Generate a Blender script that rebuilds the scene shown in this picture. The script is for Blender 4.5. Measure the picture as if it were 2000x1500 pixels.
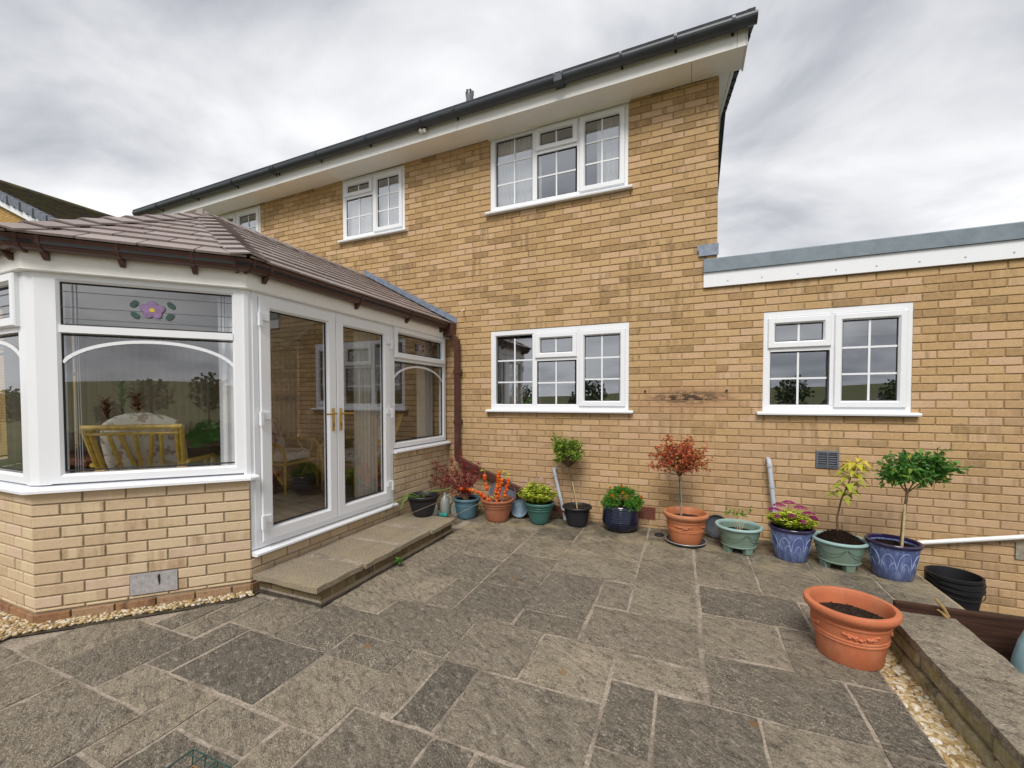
import bpy, bmesh, math, random
from mathutils import Vector, Matrix, noise as mnoise
random.seed(7)
scene = bpy.context.scene
for o in list(bpy.data.objects): bpy.data.objects.remove(o, do_unlink=True)
col = scene.collection
R = math.radians

# ---------------------------------------------------------------- camera
cam_d = bpy.data.cameras.new('camera'); cam = bpy.data.objects.new('camera', cam_d); col.objects.link(cam)
cam_d.sensor_width = 36.0; cam_d.lens = 816.4 / 2000 * 36.0; cam_d.shift_y = 0.0265
cam_d.clip_start = 0.05; cam_d.clip_end = 9000
yaw, pitch, roll = R(22.505), R(-1.514), R(-0.073)
fw = Vector((-math.sin(yaw)*math.cos(pitch), math.cos(yaw)*math.cos(pitch), math.sin(pitch)))
rt = Vector((math.cos(yaw), math.sin(yaw), 0)); up = rt.cross(fw)
r2 = rt*math.cos(roll) + up*math.sin(roll); u2 = up*math.cos(roll) - rt*math.sin(roll)
mw = Matrix((r2, u2, -fw)).transposed().to_4x4(); mw.translation = Vector((-0.300, -4.974, 1.447))
cam.matrix_world = mw
scene.camera = cam
CAMP = Vector((-0.300, -4.974, 1.447))

# ---------------------------------------------------------------- sky, sun, exposure
SUN_EL, SUN_AZ = R(50), R(8)          # azimuth measured from -Y (behind the camera) towards +X
world = bpy.data.worlds.new('World'); scene.world = world; world.use_nodes = True
def build_world():
    nt = world.node_tree; nt.nodes.clear(); L = nt.links.new
    def nd(t, **k):
        n = nt.nodes.new(t)
        for a, b in k.items(): setattr(n, a, b)
        return n
    out = nd('ShaderNodeOutputWorld'); bg = nd('ShaderNodeBackground'); L(bg.outputs[0], out.inputs[0])
    sky = nd('ShaderNodeTexSky'); sky.sky_type = 'NISHITA'; sky.sun_disc = False
    sky.sun_elevation = SUN_EL; sky.sun_rotation = math.pi - SUN_AZ
    sk = nd('ShaderNodeMixRGB', blend_type='MULTIPLY'); sk.inputs[0].default_value = 1; sk.inputs[2].default_value = (0.62, 0.62, 0.62, 1)
    L(sky.outputs[0], sk.inputs[1])
    tc = nd('ShaderNodeTexCoord'); sep = nd('ShaderNodeSeparateXYZ'); L(tc.outputs['Generated'], sep.inputs[0])
    az = nd('ShaderNodeMath', operation='ABSOLUTE'); L(sep.outputs[2], az.inputs[0])
    ad = nd('ShaderNodeMath', operation='ADD'); ad.inputs[1].default_value = 0.30; L(az.outputs[0], ad.inputs[0])
    dx = nd('ShaderNodeMath', operation='DIVIDE'); dy = nd('ShaderNodeMath', operation='DIVIDE')
    L(sep.outputs[0], dx.inputs[0]); L(ad.outputs[0], dx.inputs[1]); L(sep.outputs[1], dy.inputs[0]); L(ad.outputs[0], dy.inputs[1])
    cb = nd('ShaderNodeCombineXYZ'); L(dx.outputs[0], cb.inputs[0]); L(dy.outputs[0], cb.inputs[1])
    mp = nd('ShaderNodeMapping'); mp.inputs['Location'].default_value = (3.1, 1.7, 0.4); mp.inputs['Rotation'].default_value = (0, 0, R(25)); mp.inputs['Scale'].default_value = (1.25, 1.55, 1)
    L(cb.outputs[0], mp.inputs[0])
    n1 = nd('ShaderNodeTexNoise'); n1.inputs['Scale'].default_value = 1.35; n1.inputs['Detail'].default_value = 7; n1.inputs['Roughness'].default_value = 0.53; n1.inputs['Distortion'].default_value = 0.35
    n2 = nd('ShaderNodeTexNoise'); n2.inputs['Scale'].default_value = 0.62; n2.inputs['Detail'].default_value = 3
    L(mp.outputs[0], n1.inputs['Vector']); L(mp.outputs[0], n2.inputs['Vector'])
    av = nd('ShaderNodeMath', operation='MULTIPLY_ADD'); av.inputs[1].default_value = 0.55; L(n2.outputs[0], av.inputs[0])
    m1 = nd('ShaderNodeMath', operation='MULTIPLY'); m1.inputs[1].default_value = 0.62; L(n1.outputs[0], m1.inputs[0]); L(m1.outputs[0], av.inputs[2])
    rp = nd('ShaderNodeValToRGB'); L(av.outputs[0], rp.inputs[0]); e = rp.color_ramp
    e.interpolation = 'B_SPLINE'
    e.elements[0].position = 0.47; e.elements[0].color = (0.37, 0.388, 0.435, 1)
    e.elements[1].position = 0.70; e.elements[1].color = (0.90, 0.905, 0.92, 1)
    x = e.elements.new(0.55); x.color = (0.57, 0.585, 0.62, 1)
    x = e.elements.new(0.63); x.color = (0.74, 0.75, 0.775, 1)
    hz = nd('ShaderNodeMapRange'); hz.inputs['From Min'].default_value = 0.485; hz.inputs['From Max'].default_value = 0.44; L(av.outputs[0], hz.inputs[0])
    sc5 = nd('ShaderNodeVectorMath', operation='SCALE'); sc5.inputs['Scale'].default_value = 5.9; L(rp.outputs[0], sc5.inputs[0])
    mx = nd('ShaderNodeMixRGB'); L(hz.outputs[0], mx.inputs[0]); L(sc5.outputs[0], mx.inputs[1]); L(sk.outputs[0], mx.inputs[2])
    L(mx.outputs[0], bg.inputs[0]); bg.inputs[1].default_value = 0.10
build_world()
sun_d = bpy.data.lights.new('sun', 'SUN'); sun_d.energy = 1.5; sun_d.angle = R(26); sun_d.color = (1.0, 0.955, 0.89)
sun = bpy.data.objects.new('sun', sun_d); col.objects.link(sun)
sdir = Vector((math.sin(SUN_AZ)*math.cos(SUN_EL), -math.cos(SUN_AZ)*math.cos(SUN_EL), math.sin(SUN_EL)))
sun.rotation_euler = sdir.to_track_quat('Z', 'Y').to_euler(); sun.location = (6, -10, 14)
scene.view_settings.view_transform = 'Standard'; scene.view_settings.look = 'None'
scene.view_settings.gamma = 1.0; scene.view_settings.use_curve_mapping = False
scene.view_settings.exposure = 1.0
scene.render.engine = 'CYCLES'
scene.cycles.max_bounces = 8; scene.cycles.transparent_max_bounces = 16; scene.cycles.glossy_bounces = 4
scene.cycles.diffuse_bounces = 4; scene.cycles.sample_clamp_indirect = 6.0; scene.cycles.caustics_reflective = False

# ---------------------------------------------------------------- node helper + materials
class NT:
    def __init__(s, name):
        s.m = bpy.data.materials.new(name); s.m.use_nodes = True; s.t = s.m.node_tree; s.t.nodes.clear()
        s.out = s.t.nodes.new('ShaderNodeOutputMaterial')
    def n(s, t, ins=None, **k):
        nd = s.t.nodes.new(t)
        for a, b in k.items(): setattr(nd, a, b)
        for a, b in (ins or {}).items():
            i = nd.inputs[a]
            if isinstance(b, bpy.types.NodeSocket): s.t.links.new(b, i)
            else: i.default_value = b
        return nd
    def pos(s): return s.n('ShaderNodeNewGeometry').outputs['Position']
    def scale(s, v, sc, loc=(0,0,0), rot=(0,0,0)):
        return s.n('ShaderNodeMapping', {0: v, 'Scale': sc, 'Location': loc, 'Rotation': rot}).outputs[0]
    def noise(s, v, sc, det=4, ro=0.55, dist=0.0):
        return s.n('ShaderNodeTexNoise', {'Vector': v, 'Scale': sc, 'Detail': det, 'Roughness': ro, 'Distortion': dist}).outputs[0]
    def vor(s, v, sc, feat='F1'):
        return s.n('ShaderNodeTexVoronoi', {'Vector': v, 'Scale': sc}, feature=feat)
    def rng(s, f, a, b, c=0.0, d=1.0):
        return s.n('ShaderNodeMapRange', {0: f, 1: a, 2: b, 3: c, 4: d}).outputs[0]
    def math(s, op, a, b=0.0, c=0.0): return s.n('ShaderNodeMath', {0: a, 1: b, 2: c}, operation=op).outputs[0]
    def mix(s, f, a, b, bt='MIX'):
        a = a if isinstance(a, bpy.types.NodeSocket) else (*a, 1); b = b if isinstance(b, bpy.types.NodeSocket) else (*b, 1)
        return s.n('ShaderNodeMixRGB', {0: f, 1: a, 2: b}, blend_type=bt).outputs[0]
    def ramp(s, f, stops):
        nd = s.n('ShaderNodeValToRGB', {0: f}); e = nd.color_ramp
        while len(e.elements) < len(stops): e.elements.new(0.5)
        for i, (p, c) in enumerate(stops): e.elements[i].position = p; e.elements[i].color = (*c, 1)
        return nd.outputs[0]
    def sep(s, v): return s.n('ShaderNodeSeparateXYZ', {0: v}).outputs
    def bump(s, h, st=0.3, d=0.01): return s.n('ShaderNodeBump', {'Height': h, 'Strength': st, 'Distance': d}).outputs[0]
    def bsdf(s, color, rough=0.7, bump=None, spec=0.3, metal=0.0, **k):
        ins = {'Base Color': color if isinstance(color, bpy.types.NodeSocket) else (*color, 1), 'Roughness': rough, 'Specular IOR Level': spec, 'Metallic': metal}
        ins.update(k)
        if bump is not None: ins['Normal'] = bump
        b = s.n('ShaderNodeBsdfPrincipled', ins); s.t.links.new(b.outputs[0], s.out.inputs[0]); return s.m
    def objcol(s): return s.n('ShaderNodeObjectInfo').outputs['Color']
    def attr(s): return s.n('ShaderNodeAttribute', attribute_name='Col').outputs['Color']

def plain(name, c, rough=0.6, var=0.08, sc=9.0, spec=0.3, bmp=0.0, metal=0.0, **k):
    t = NT(name); p = t.pos(); f = t.noise(p, sc, 5, 0.6)
    g = t.noise(p, sc*9, 3, 0.6)
    f2 = t.math('ADD', t.math('MULTIPLY', f, 0.7), t.math('MULTIPLY', g, 0.3))
    c1 = tuple(max(0, x*(1-var*2)) for x in c); c2 = tuple(min(1, x*(1+var*2)) for x in c)
    colr = t.mix(t.rng(f2, 0.3, 0.7), c1, c2)
    return t.bsdf(colr, rough, t.bump(g, bmp, 0.01) if bmp else None, spec, metal, **k)

def brick_mat(name, from_obj, cols, dark, pinkzone=False, speck=0.5):
    t = NT(name); p = t.pos()
    rnd = t.sep(t.objcol() if from_obj else t.attr())
    base = t.ramp(rnd[0], cols)
    stretch = t.scale(p, (34, 34, 9)); bn = t.noise(stretch, 1.0, 3, 0.6)
    # dark firing smears: only on some bricks, as vertical bars across the face
    bars = t.noise(t.scale(p, (16, 16, 2.0)), 1.0, 2, 0.5)
    thr = t.math('ADD', rnd[1], t.rng(t.noise(p, 0.75, 2), 0.35, 0.65, -0.28, 0.30))
    smear = t.math('MULTIPLY', t.rng(bars, 0.44, 0.60), t.rng(thr, 0.58, 1.0))
    c = t.mix(t.math('MULTIPLY', smear, 0.72), base, dark)
    fine = t.noise(p, 140, 3, 0.7); med = t.noise(p, 28, 4, 0.6)
    c = t.mix(t.rng(fine, 0.50, 0.66, 0, 0.5*speck*1.6), c, tuple(x*0.45 for x in dark))
    pit = t.noise(p, 62, 2, 0.5); c = t.mix(t.rng(pit, 0.60, 0.70, 0, 0.5*speck*1.6), c, tuple(x*0.5 for x in dark))
    c = t.mix(t.rng(med, 0.35, 0.7, 0.0, 0.26), c, tuple(min(1, x*1.25) for x in cols[-1][1]))
    big = t.noise(p, 0.9, 4, 0.6)
    c = t.mix(t.rng(big, 0.38, 0.66, 0.0, 0.20), c, (0.31, 0.23, 0.11))
    if pinkzone:
        xyz = t.sep(p)
        zf = t.rng(xyz[2], 1.75, 1.15); nf = t.rng(t.noise(p, 1.3, 3), 0.38, 0.6)
        c = t.mix(t.math('MULTIPLY', t.math('MULTIPLY', zf, nf), 0.58), c, (0.475, 0.315, 0.20))
        # soot mark left by an old flue terminal, with a paler scrubbed patch round it
        dv = t.n('ShaderNodeVectorMath', {0: p, 1: (-0.27, 0, 1.475)}, operation='SUBTRACT').outputs[0]
        ln = t.n('ShaderNodeVectorMath', {0: t.scale(dv, (1.9, 0, 10.5))}, operation='LENGTH').outputs['Value']
        lw = t.n('ShaderNodeVectorMath', {0: t.scale(dv, (1.45, 0, 4.6))}, operation='LENGTH').outputs['Value']
        nz = t.noise(t.scale(p, (9, 9, 24)), 1.0, 3, 0.65)
        c = t.mix(t.math('MULTIPLY', t.rng(lw, 1.0, 0.5), 0.60), c, (0.44, 0.255, 0.145))
        c = t.mix(t.math('MULTIPLY', t.rng(ln, 1.0, 0.35), t.rng(nz, 0.40, 0.55, 0, 0.95)), c, (0.055, 0.04, 0.03))
    h = t.math('ADD', t.math('MULTIPLY', fine, 0.5), t.math('MULTIPLY', bn, 0.6))
    return t.bsdf(c, 0.9, t.bump(h, 0.42, 0.006), 0.15)

HB = [(0.0, (0.315, 0.204, 0.098)), (0.25, (0.465, 0.302, 0.142)), (0.62, (0.540, 0.366, 0.180)), (1.0, (0.580, 0.396, 0.248))]
HD = (0.195, 0.128, 0.065)
CB = [(0.0, (0.500, 0.375, 0.235)), (0.4, (0.580, 0.450, 0.290)), (0.7, (0.590, 0.480, 0.305)), (1.0, (0.580, 0.435, 0.320))]
CD = (0.32, 0.21, 0.11)
M = {}
M['brick_o'] = brick_mat('buff_brick', True, HB, HD, True)
M['brick_j'] = brick_mat('buff_brick_joined', False, HB, HD, True)
M['cbrick_o'] = brick_mat('pale_brick', True, CB, CD, False, 0.22)
M['redbrick_o'] = brick_mat('red_brick', True, [(0, (0.25, 0.125, 0.065)), (0.5, (0.31, 0.165, 0.085)), (0.8, (0.30, 0.18, 0.10)), (1, (0.36, 0.23, 0.14))], (0.10, 0.05, 0.03), False, 0.8)
M['stepbrick_o'] = brick_mat('mossy_brick', True, [(0, (0.10, 0.075, 0.045)), (0.5, (0.15, 0.105, 0.055)), (0.8, (0.19, 0.145, 0.07)), (1, (0.09, 0.07, 0.05))], (0.04, 0.035, 0.03), False, 0.8)
M['mortar'] = plain('mortar', (0.345, 0.240, 0.130), 0.95, 0.16, 14, 0.1, 0.4)
M['cmortar'] = plain('grey_mortar', (0.32, 0.255, 0.175), 0.95, 0.12, 14, 0.1, 0.4)
M['pvc'] = plain('white_upvc', (0.79, 0.81, 0.84), 0.32, 0.012, 2.0, 0.45)
M['pvc_soffit'] = plain('white_soffit_board', (0.88, 0.865, 0.82), 0.5, 0.03, 3.0, 0.3)
M['pvc_old'] = plain('weathered_white_board', (0.81, 0.81, 0.79), 0.45, 0.03, 2.0, 0.35)
M['gutter_dark'] = plain('dark_grey_gutter', (0.040, 0.048, 0.060), 0.38, 0.15, 5, 0.5)
M['brown'] = plain('brown_plastic', (0.085, 0.036, 0.030), 0.33, 0.10, 6, 0.5)
M['lead'] = plain('lead_sheet', (0.20, 0.235, 0.30), 0.5, 0.22, 18, 0.5, 0.25, 0.3)
M['felt'] = plain('grey_roof_trim', (0.185, 0.228, 0.262), 0.6, 0.10, 8, 0.3, 0.2)
M['foot_dark'] = plain('dark_step_foot', (0.060, 0.052, 0.042), 0.9, 0.3, 12, 0.1, 0.4)
M['ventstone'] = plain('rough_grey_render', (0.42, 0.40, 0.395), 0.9, 0.16, 40, 0.1, 0.6)
M['dark'] = plain('black_membrane', (0.02, 0.02, 0.022), 0.6, 0.1, 8, 0.3)
M['seal'] = plain('black_gasket', (0.015, 0.015, 0.017), 0.6, 0.1, 8, 0.3)
M['greypvc'] = plain('grey_waste_pipe', (0.44, 0.47, 0.51), 0.4, 0.06, 14, 0.4)
M['whitepipe'] = plain('white_waste_pipe', (0.78, 0.78, 0.76), 0.35, 0.03, 6, 0.4)
M['gold'] = plain('brass', (0.62, 0.42, 0.11), 0.28, 0.05, 10, 0.5, 0, 0.9)
M['airbrick'] = plain('terracotta_air_brick', (0.25, 0.085, 0.055), 0.8, 0.12, 30, 0.2, 0.3)
M['plaster'] = plain('room_plaster', (0.30, 0.29, 0.27), 0.9, 0.04, 2, 0.1)
def cloth(name, c, tr):
    t = NT(name); k = t.mix(t.rng(t.noise(t.pos(), 6, 3), 0.3, 0.7), tuple(x*.95 for x in c), c)
    mx = t.n('ShaderNodeMixShader', {0: tr, 1: t.n('ShaderNodeBsdfDiffuse', {'Color': k}).outputs[0], 2: t.n('ShaderNodeBsdfTranslucent', {'Color': k}).outputs[0]}); t.t.links.new(mx.outputs[0], t.out.inputs[0]); return t.m
M['curtain'] = cloth('white_net_curtain', (0.88, 0.88, 0.90), 0.15)
M['drape'] = plain('grey_drape', (0.26, 0.25, 0.26), 0.95, 0.06, 6, 0.05)
M['ceiling'] = plain('white_ceiling', (0.8, 0.8, 0.78), 0.8, 0.02, 2, 0.1)
def glass_mat(name, refl, tint):
    t = NT(name)
    fc = t.n('ShaderNodeLayerWeight', {'Blend': 0.5}).outputs['Facing']
    f = t.math('ADD', t.math('MULTIPLY', t.math('POWER', fc, 4.0), 1.0-refl), refl)
    g = t.n('ShaderNodeBsdfGlossy', {'Color': (0.93, 0.96, 1.0, 1), 'Roughness': 0.0}).outputs[0]
    tr = t.n('ShaderNodeBsdfTransparent', {'Color': (*tint, 1)}).outputs[0]
    mx = t.n('ShaderNodeMixShader', {0: f, 1: tr, 2: g}); t.t.links.new(mx.outputs[0], t.out.inputs[0]); return t.m
M['dglass'] = glass_mat('door_glass', 0.13, (0.98, 0.99, 0.99))
M['glass'] = glass_mat('window_glass', 0.35, (0.95, 0.97, 0.97))
M['cglass'] = glass_mat('conservatory_glass', 0.21, (0.98, 0.99, 0.99))

def paving_mat(name, mossy=0.0):
    t = NT(name); p = t.pos(); rnd = t.sep(t.objcol())
    base = t.ramp(rnd[0], [(0.0, (0.160, 0.146, 0.126)), (0.35, (0.255, 0.226, 0.184)), (0.7, (0.340, 0.298, 0.236)), (1.0, (0.415, 0.358, 0.275))])
    rot = t.scale(p, (1, 1, 1), (0, 0, 0), (0, 0, 0.6))
    streak = t.noise(t.scale(rot, (5.0, 22, 10)), 1.0, 5, 0.65, 0.8)
    big = t.noise(p, 3.2, 5, 0.6, 0.5); fine = t.noise(p, 75, 6, 0.75); fin2 = t.noise(p, 190, 3, 0.7)
    c = t.mix(t.rng(big, 0.36, 0.66, 0, 0.55), base, t.mix(rnd[1], (0.060, 0.055, 0.050), (0.30, 0.255, 0.185)))
    md = t.noise(t.scale(rot, (0.8, 1.3, 1)), 17, 6, 0.72, 0.4); md2 = t.noise(t.scale(rot, (0.8, 1.3, 1), (3, 8, 1)), 24, 6, 0.75, 0.3)
    c = t.mix(t.rng(md, 0.50, 0.64, 0, 0.70), c, (0.062, 0.058, 0.054))
    c = t.mix(t.rng(md2, 0.53, 0.66, 0, 0.65), c, (0.50, 0.45, 0.37))
    c = t.mix(t.rng(streak, 0.50, 0.72, 0, 0.42), c, (0.055, 0.048, 0.042))
    gr = t.noise(t.scale(rot, (0.7, 1.25, 1)), 165, 3, 0.65); gr2 = t.noise(t.scale(rot, (0.7, 1.25, 1), (5, 9, 2)), 140, 3, 0.65); amp = t.math('MULTIPLY', t.rng(t.noise(p, 2.1, 3), 0.3, 0.7, 0.35, 1.0), t.rng(rnd[2], 0, 1, 0.55, 1.1))
    c = t.mix(t.rng(fine, 0.50, 0.66, 0, 0.55), c, (0.050, 0.045, 0.040))
    c = t.mix(t.math('MULTIPLY', t.rng(gr, 0.51, 0.65, 0, 0.85), amp), c, (0.040, 0.035, 0.030))
    c = t.mix(t.math('MULTIPLY', t.rng(gr2, 0.53, 0.66, 0, 0.85), amp), c, (0.62, 0.555, 0.45))
    v = t.vor(p, 9.0); li = t.noise(p, 30, 4, 0.7)
    lich = t.math('MULTIPLY', t.rng(v.outputs['Distance'], 0.22, 0.10), t.rng(li, 0.52, 0.60))
    c = t.mix(t.math('MULTIPLY', lich, 0.6), c, (0.42, 0.38, 0.30))
    rust = t.vor(p, 2.3); c = t.mix(t.math('MULTIPLY', t.rng(rust.outputs['Distance'], 0.07, 0.04), 0.55), c, (0.29, 0.15, 0.045))
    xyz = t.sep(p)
    moss_shade = t.math('MULTIPLY', t.rng(xyz[1], -1.5, -0.25), t.rng(t.noise(p, 5.5, 4, 0.65), 0.42, 0.60))
    c = t.mix(t.math('MULTIPLY', moss_shade, 0.72), c, (0.085, 0.073, 0.034))  # moss and dirt by the wall, darkened to stand in for contact shade
    pale = t.math('MULTIPLY', t.rng(xyz[1], -1.6, -0.7), t.rng(t.noise(t.scale(p, (1, 1, 1), (7, 3, 1)), 3.0, 4, 0.6), 0.50, 0.62))
    c = t.mix(t.math('MULTIPLY', pale, 0.55), c, (0.40, 0.34, 0.225))
    c = t.mix(1.0, c, (1.02, 0.99, 0.935), 'MULTIPLY')
    if mossy: c = t.mix(t.rng(t.noise(p, 9, 4), 0.35, 0.7, 0.15, mossy), c, (0.50, 0.43, 0.17))
    h = t.math('ADD', t.math('MULTIPLY', fine, 0.7), t.math('ADD', t.math('MULTIPLY', streak, 1.3), t.math('MULTIPLY', md, -1.8)))
    return t.bsdf(c, 0.88, t.bump(h, 0.9, 0.016), 0.2)
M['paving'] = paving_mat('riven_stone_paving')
M['mossstone'] = (lambda t: t.bsdf(t.mix(t.rng(t.noise(t.scale(t.pos(), (1, 5, 9)), 2.2, 5, 0.7), 0.42, 0.62, 0, 0.8), t.mix(t.rng(t.noise(t.pos(), 60, 4, 0.7), 0.35, 0.65), (0.50, 0.44, 0.30), (0.36, 0.31, 0.19)), t.mix(t.rng(t.noise(t.pos(), 11, 4, 0.6), 0.40, 0.60), (0.34, 0.30, 0.085), (0.12, 0.10, 0.065))), 0.92,
      t.bump(t.noise(t.scale(t.pos(), (1, 2, 5)), 26, 5, 0.7), 0.8, 0.015), 0.15))(NT('mossy_sandstone'))
M['joint'] = (lambda t: t.bsdf(t.mix(t.rng(t.noise(t.pos(), 2.6, 5, 0.7), 0.48, 0.61, 0.0, 0.68), t.mix(t.rng(t.noise(t.pos(), 70, 4, 0.7), 0.4, 0.65), (0.43, 0.365, 0.295), (0.23, 0.19, 0.148)), (0.14, 0.118, 0.09)), 0.95, t.bump(t.noise(t.pos(), 60, 4, 0.7), 0.9, 0.01), 0.1))(NT('paving_joint_mortar'))
M['stepslab'] = (lambda t: t.bsdf(t.mix(t.rng(t.noise(t.pos(), 4, 4, 0.6), 0.35, 0.65, 0, 0.75),
      t.mix(t.rng(t.noise(t.pos(), 150, 4, 0.75), 0.42, 0.6), (0.36, 0.305, 0.225), (0.12, 0.10, 0.078)),
      t.mix(t.rng(t.noise(t.pos(), 120, 4, 0.75), 0.42, 0.6), (0.42, 0.35, 0.235), (0.17, 0.14, 0.085))), 0.92,
      t.bump(t.noise(t.pos(), 150, 4, 0.75), 0.6, 0.008), 0.15))(NT('gritty_concrete_slab'))

def tile_mat():
    t = NT('brown_grey_slate_tile'); p = t.pos(); rnd = t.sep(t.objcol())
    c = t.ramp(rnd[0], [(0, (0.245, 0.198, 0.184)), (0.6, (0.300, 0.248, 0.230)), (1, (0.34, 0.29, 0.272))])
    f = t.noise(p, 60, 4, 0.7); b = t.noise(p, 7, 4, 0.6)
    c = t.mix(t.rng(b, 0.35, 0.7, 0, 0.4), c, (0.36, 0.32, 0.31)); c = t.mix(t.rng(f, 0.5, 0.7, 0, 0.3), c, (0.16, 0.12, 0.11))
    return t.bsdf(c, 0.62, t.bump(f, 0.35, 0.004), 0.35)
M['tile'] = tile_mat()
def leafm(name, stops, rough=0.45, trans=0.35):
    t = NT(name); rnd = t.sep(t.attr()); c = t.ramp(rnd[0], stops)
    c = t.mix(t.rng(t.noise(t.pos(), 40, 3), 0.35, 0.7, 0, 0.25), c, tuple(x*0.6 for x in stops[0][1]))
    b = t.n('ShaderNodeBsdfPrincipled', {'Base Color': c, 'Roughness': rough, 'Specular IOR Level': 0.35})
    tl = t.n('ShaderNodeBsdfTranslucent', {'Color': c}); mx = t.n('ShaderNodeMixShader', {0: trans, 1: b.outputs[0], 2: tl.outputs[0]})
    t.t.links.new(mx.outputs[0], t.out.inputs[0]); return t.m
M['leaf_bay'] = leafm('bay_leaf', [(0, (0.12, 0.21, 0.022)), (0.6, (0.20, 0.33, 0.035)), (1, (0.36, 0.47, 0.07))])
M['leaf_holly'] = leafm('dark_green_leaf', [(0, (0.050, 0.155, 0.028)), (0.6, (0.10, 0.27, 0.048)), (0.95, (0.19, 0.38, 0.07)), (1, (0.55, 0.56, 0.06))], 0.35)
M['leaf_red'] = leafm('russet_leaf', [(0, (0.28, 0.050, 0.026)), (0.35, (0.54, 0.090, 0.048)), (0.65, (0.66, 0.17, 0.06)), (0.82, (0.32, 0.20, 0.05)), (1, (0.74, 0.32, 0.09))])
M['leaf_berb'] = leafm('maroon_leaf', [(0, (0.16, 0.028, 0.034)), (0.6, (0.31, 0.050, 0.055)), (1, (0.52, 0.10, 0.09))])
M['leaf_lime'] = leafm('lime_leaf', [(0, (0.46, 0.56, 0.045)), (0.6, (0.66, 0.73, 0.085)), (1, (0.80, 0.82, 0.24))])
M['leaf_mari'] = leafm('marigold_leaf', [(0, (0.050, 0.17, 0.015)), (0.6, (0.10, 0.30, 0.026)), (1, (0.17, 0.42, 0.045))])
M['leaf_yel'] = leafm('yellow_green_leaf', [(0, (0.32, 0.42, 0.03)), (0.5, (0.58, 0.60, 0.05)), (1, (0.78, 0.60, 0.08))])
M['leaf_strap'] = leafm('strap_leaf', [(0, (0.10, 0.25, 0.03)), (1, (0.25, 0.42, 0.09))])
M['flower_pink'] = leafm('pink_flower', [(0, (0.45, 0.26, 0.30)), (1, (0.70, 0.58, 0.52))])
M['flower_mag'] = leafm('magenta_flower', [(0, (0.28, 0.010, 0.11)), (1, (0.52, 0.05, 0.25))])
M['flower_or'] = leafm('orange_flower', [(0, (0.62, 0.13, 0.005)), (1, (0.80, 0.42, 0.02))])
M['lantern'] = leafm('orange_lantern', [(0, (0.80, 0.10, 0.008)), (1, (0.90, 0.22, 0.02))], 0.5, 0.3)
M['red_spike'] = leafm('red_flower', [(0, (0.30, 0.015, 0.015)), (1, (0.5, 0.04, 0.03))])
M['purple'] = leafm('purple_flower', [(0, (0.10, 0.04, 0.14)), (1, (0.28, 0.12, 0.30))])
M['bark'] = plain('brown_bark', (0.13, 0.085, 0.05), 0.85, 0.25, 40, 0.2, 0.5)
M['greybark'] = plain('grey_bark', (0.30, 0.27, 0.21), 0.8, 0.2, 40, 0.2, 0.5)
M['cane'] = plain('bamboo_cane', (0.50, 0.40, 0.22), 0.5, 0.15, 30, 0.3)
M['soil'] = plain('dark_compost', (0.022, 0.014, 0.010), 0.98, 0.5, 60, 0.05, 1.0)
M['drysoil'] = plain('dry_soil', (0.060, 0.045, 0.035), 0.98, 0.4, 60, 0.05, 1.0)
def potmat(name, c, rough, bloom, amt):
    t = NT(name); p = t.pos(); f = t.noise(p, 6, 4, 0.6); g = t.noise(p, 55, 4, 0.7); k = t.noise(t.scale(p, (1, 1, .5), (4, 1, 7)), 9, 5, 0.7)
    cc = t.mix(t.rng(f, 0.3, 0.7), tuple(x*.86 for x in c), tuple(min(1, x*1.1) for x in c))
    cc = t.mix(t.math('MULTIPLY', t.rng(k, 0.50, 0.72), amt), cc, bloom); cc = t.mix(t.math('MULTIPLY', t.rng(g, 0.58, 0.72), 0.35), cc, (0.16, 0.12, 0.085))
    return t.bsdf(cc, rough, t.bump(g, 0.12, 0.004), 0.3)
M['terra'] = potmat('terracotta_plastic', (0.47, 0.165, 0.070), 0.6, (0.55, 0.34, 0.22), 0.45)
M['terra_b'] = potmat('bright_terracotta', (0.50, 0.155, 0.070), 0.55, (0.56, 0.29, 0.17), 0.38)
M['terra_d'] = potmat('dusty_terracotta', (0.34, 0.125, 0.066), 0.6, (0.46, 0.28, 0.19), 0.45)
M['slate'] = plain('slate_blue_plastic', (0.075, 0.155, 0.20), 0.45, 0.14, 9, 0.35)
M['greenpot'] = plain('green_plastic', (0.045, 0.135, 0.115), 0.42, 0.12, 7, 0.4)
M['blackpot'] = plain('black_plastic', (0.016, 0.016, 0.019), 0.42, 0.12, 12, 0.4)
M['navy'] = plain('navy_glaze', (0.008, 0.012, 0.032), 0.10, 0.25, 7, 0.6)
M['mint'] = (lambda t: t.bsdf(t.mix(t.rng(t.noise(t.pos(), 6, 4), 0.35, 0.65), (0.195, 0.30, 0.255), (0.17, 0.23, 0.175)), 0.5, None, 0.35))(NT('mint_green_plastic'))
M['mint_rim'] = plain('pale_mint_plastic', (0.30, 0.44, 0.43), 0.4, 0.05, 6, 0.4)
M['mint_line'] = plain('dark_green_line', (0.075, 0.115, 0.085), 0.6, 0.1, 8, 0.2)
M['bluepot'] = (lambda t: t.bsdf(t.mix(t.rng(t.noise(t.scale(t.pos(), (30, 30, 9)), 1.0, 4, 0.7), 0.47, 0.66, 0, 0.6), (0.085, 0.115, 0.27), (0.26, 0.34, 0.53)), 0.22, None, 0.5))(NT('blue_glaze'))
M['bluearc'] = plain('pale_blue_glaze', (0.38, 0.46, 0.66), 0.3, 0.15, 20, 0.4)
M['bluerim'] = plain('dark_violet_glaze', (0.022, 0.015, 0.055), 0.15, 0.2, 8, 0.6)
M['saucer'] = plain('grey_saucer', (0.05, 0.055, 0.065), 0.55, 0.2, 12, 0.3)
M['disc'] = plain('weathered_blue_disc', (0.155, 0.22, 0.28), 0.6, 0.22, 14, 0.25)
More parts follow.
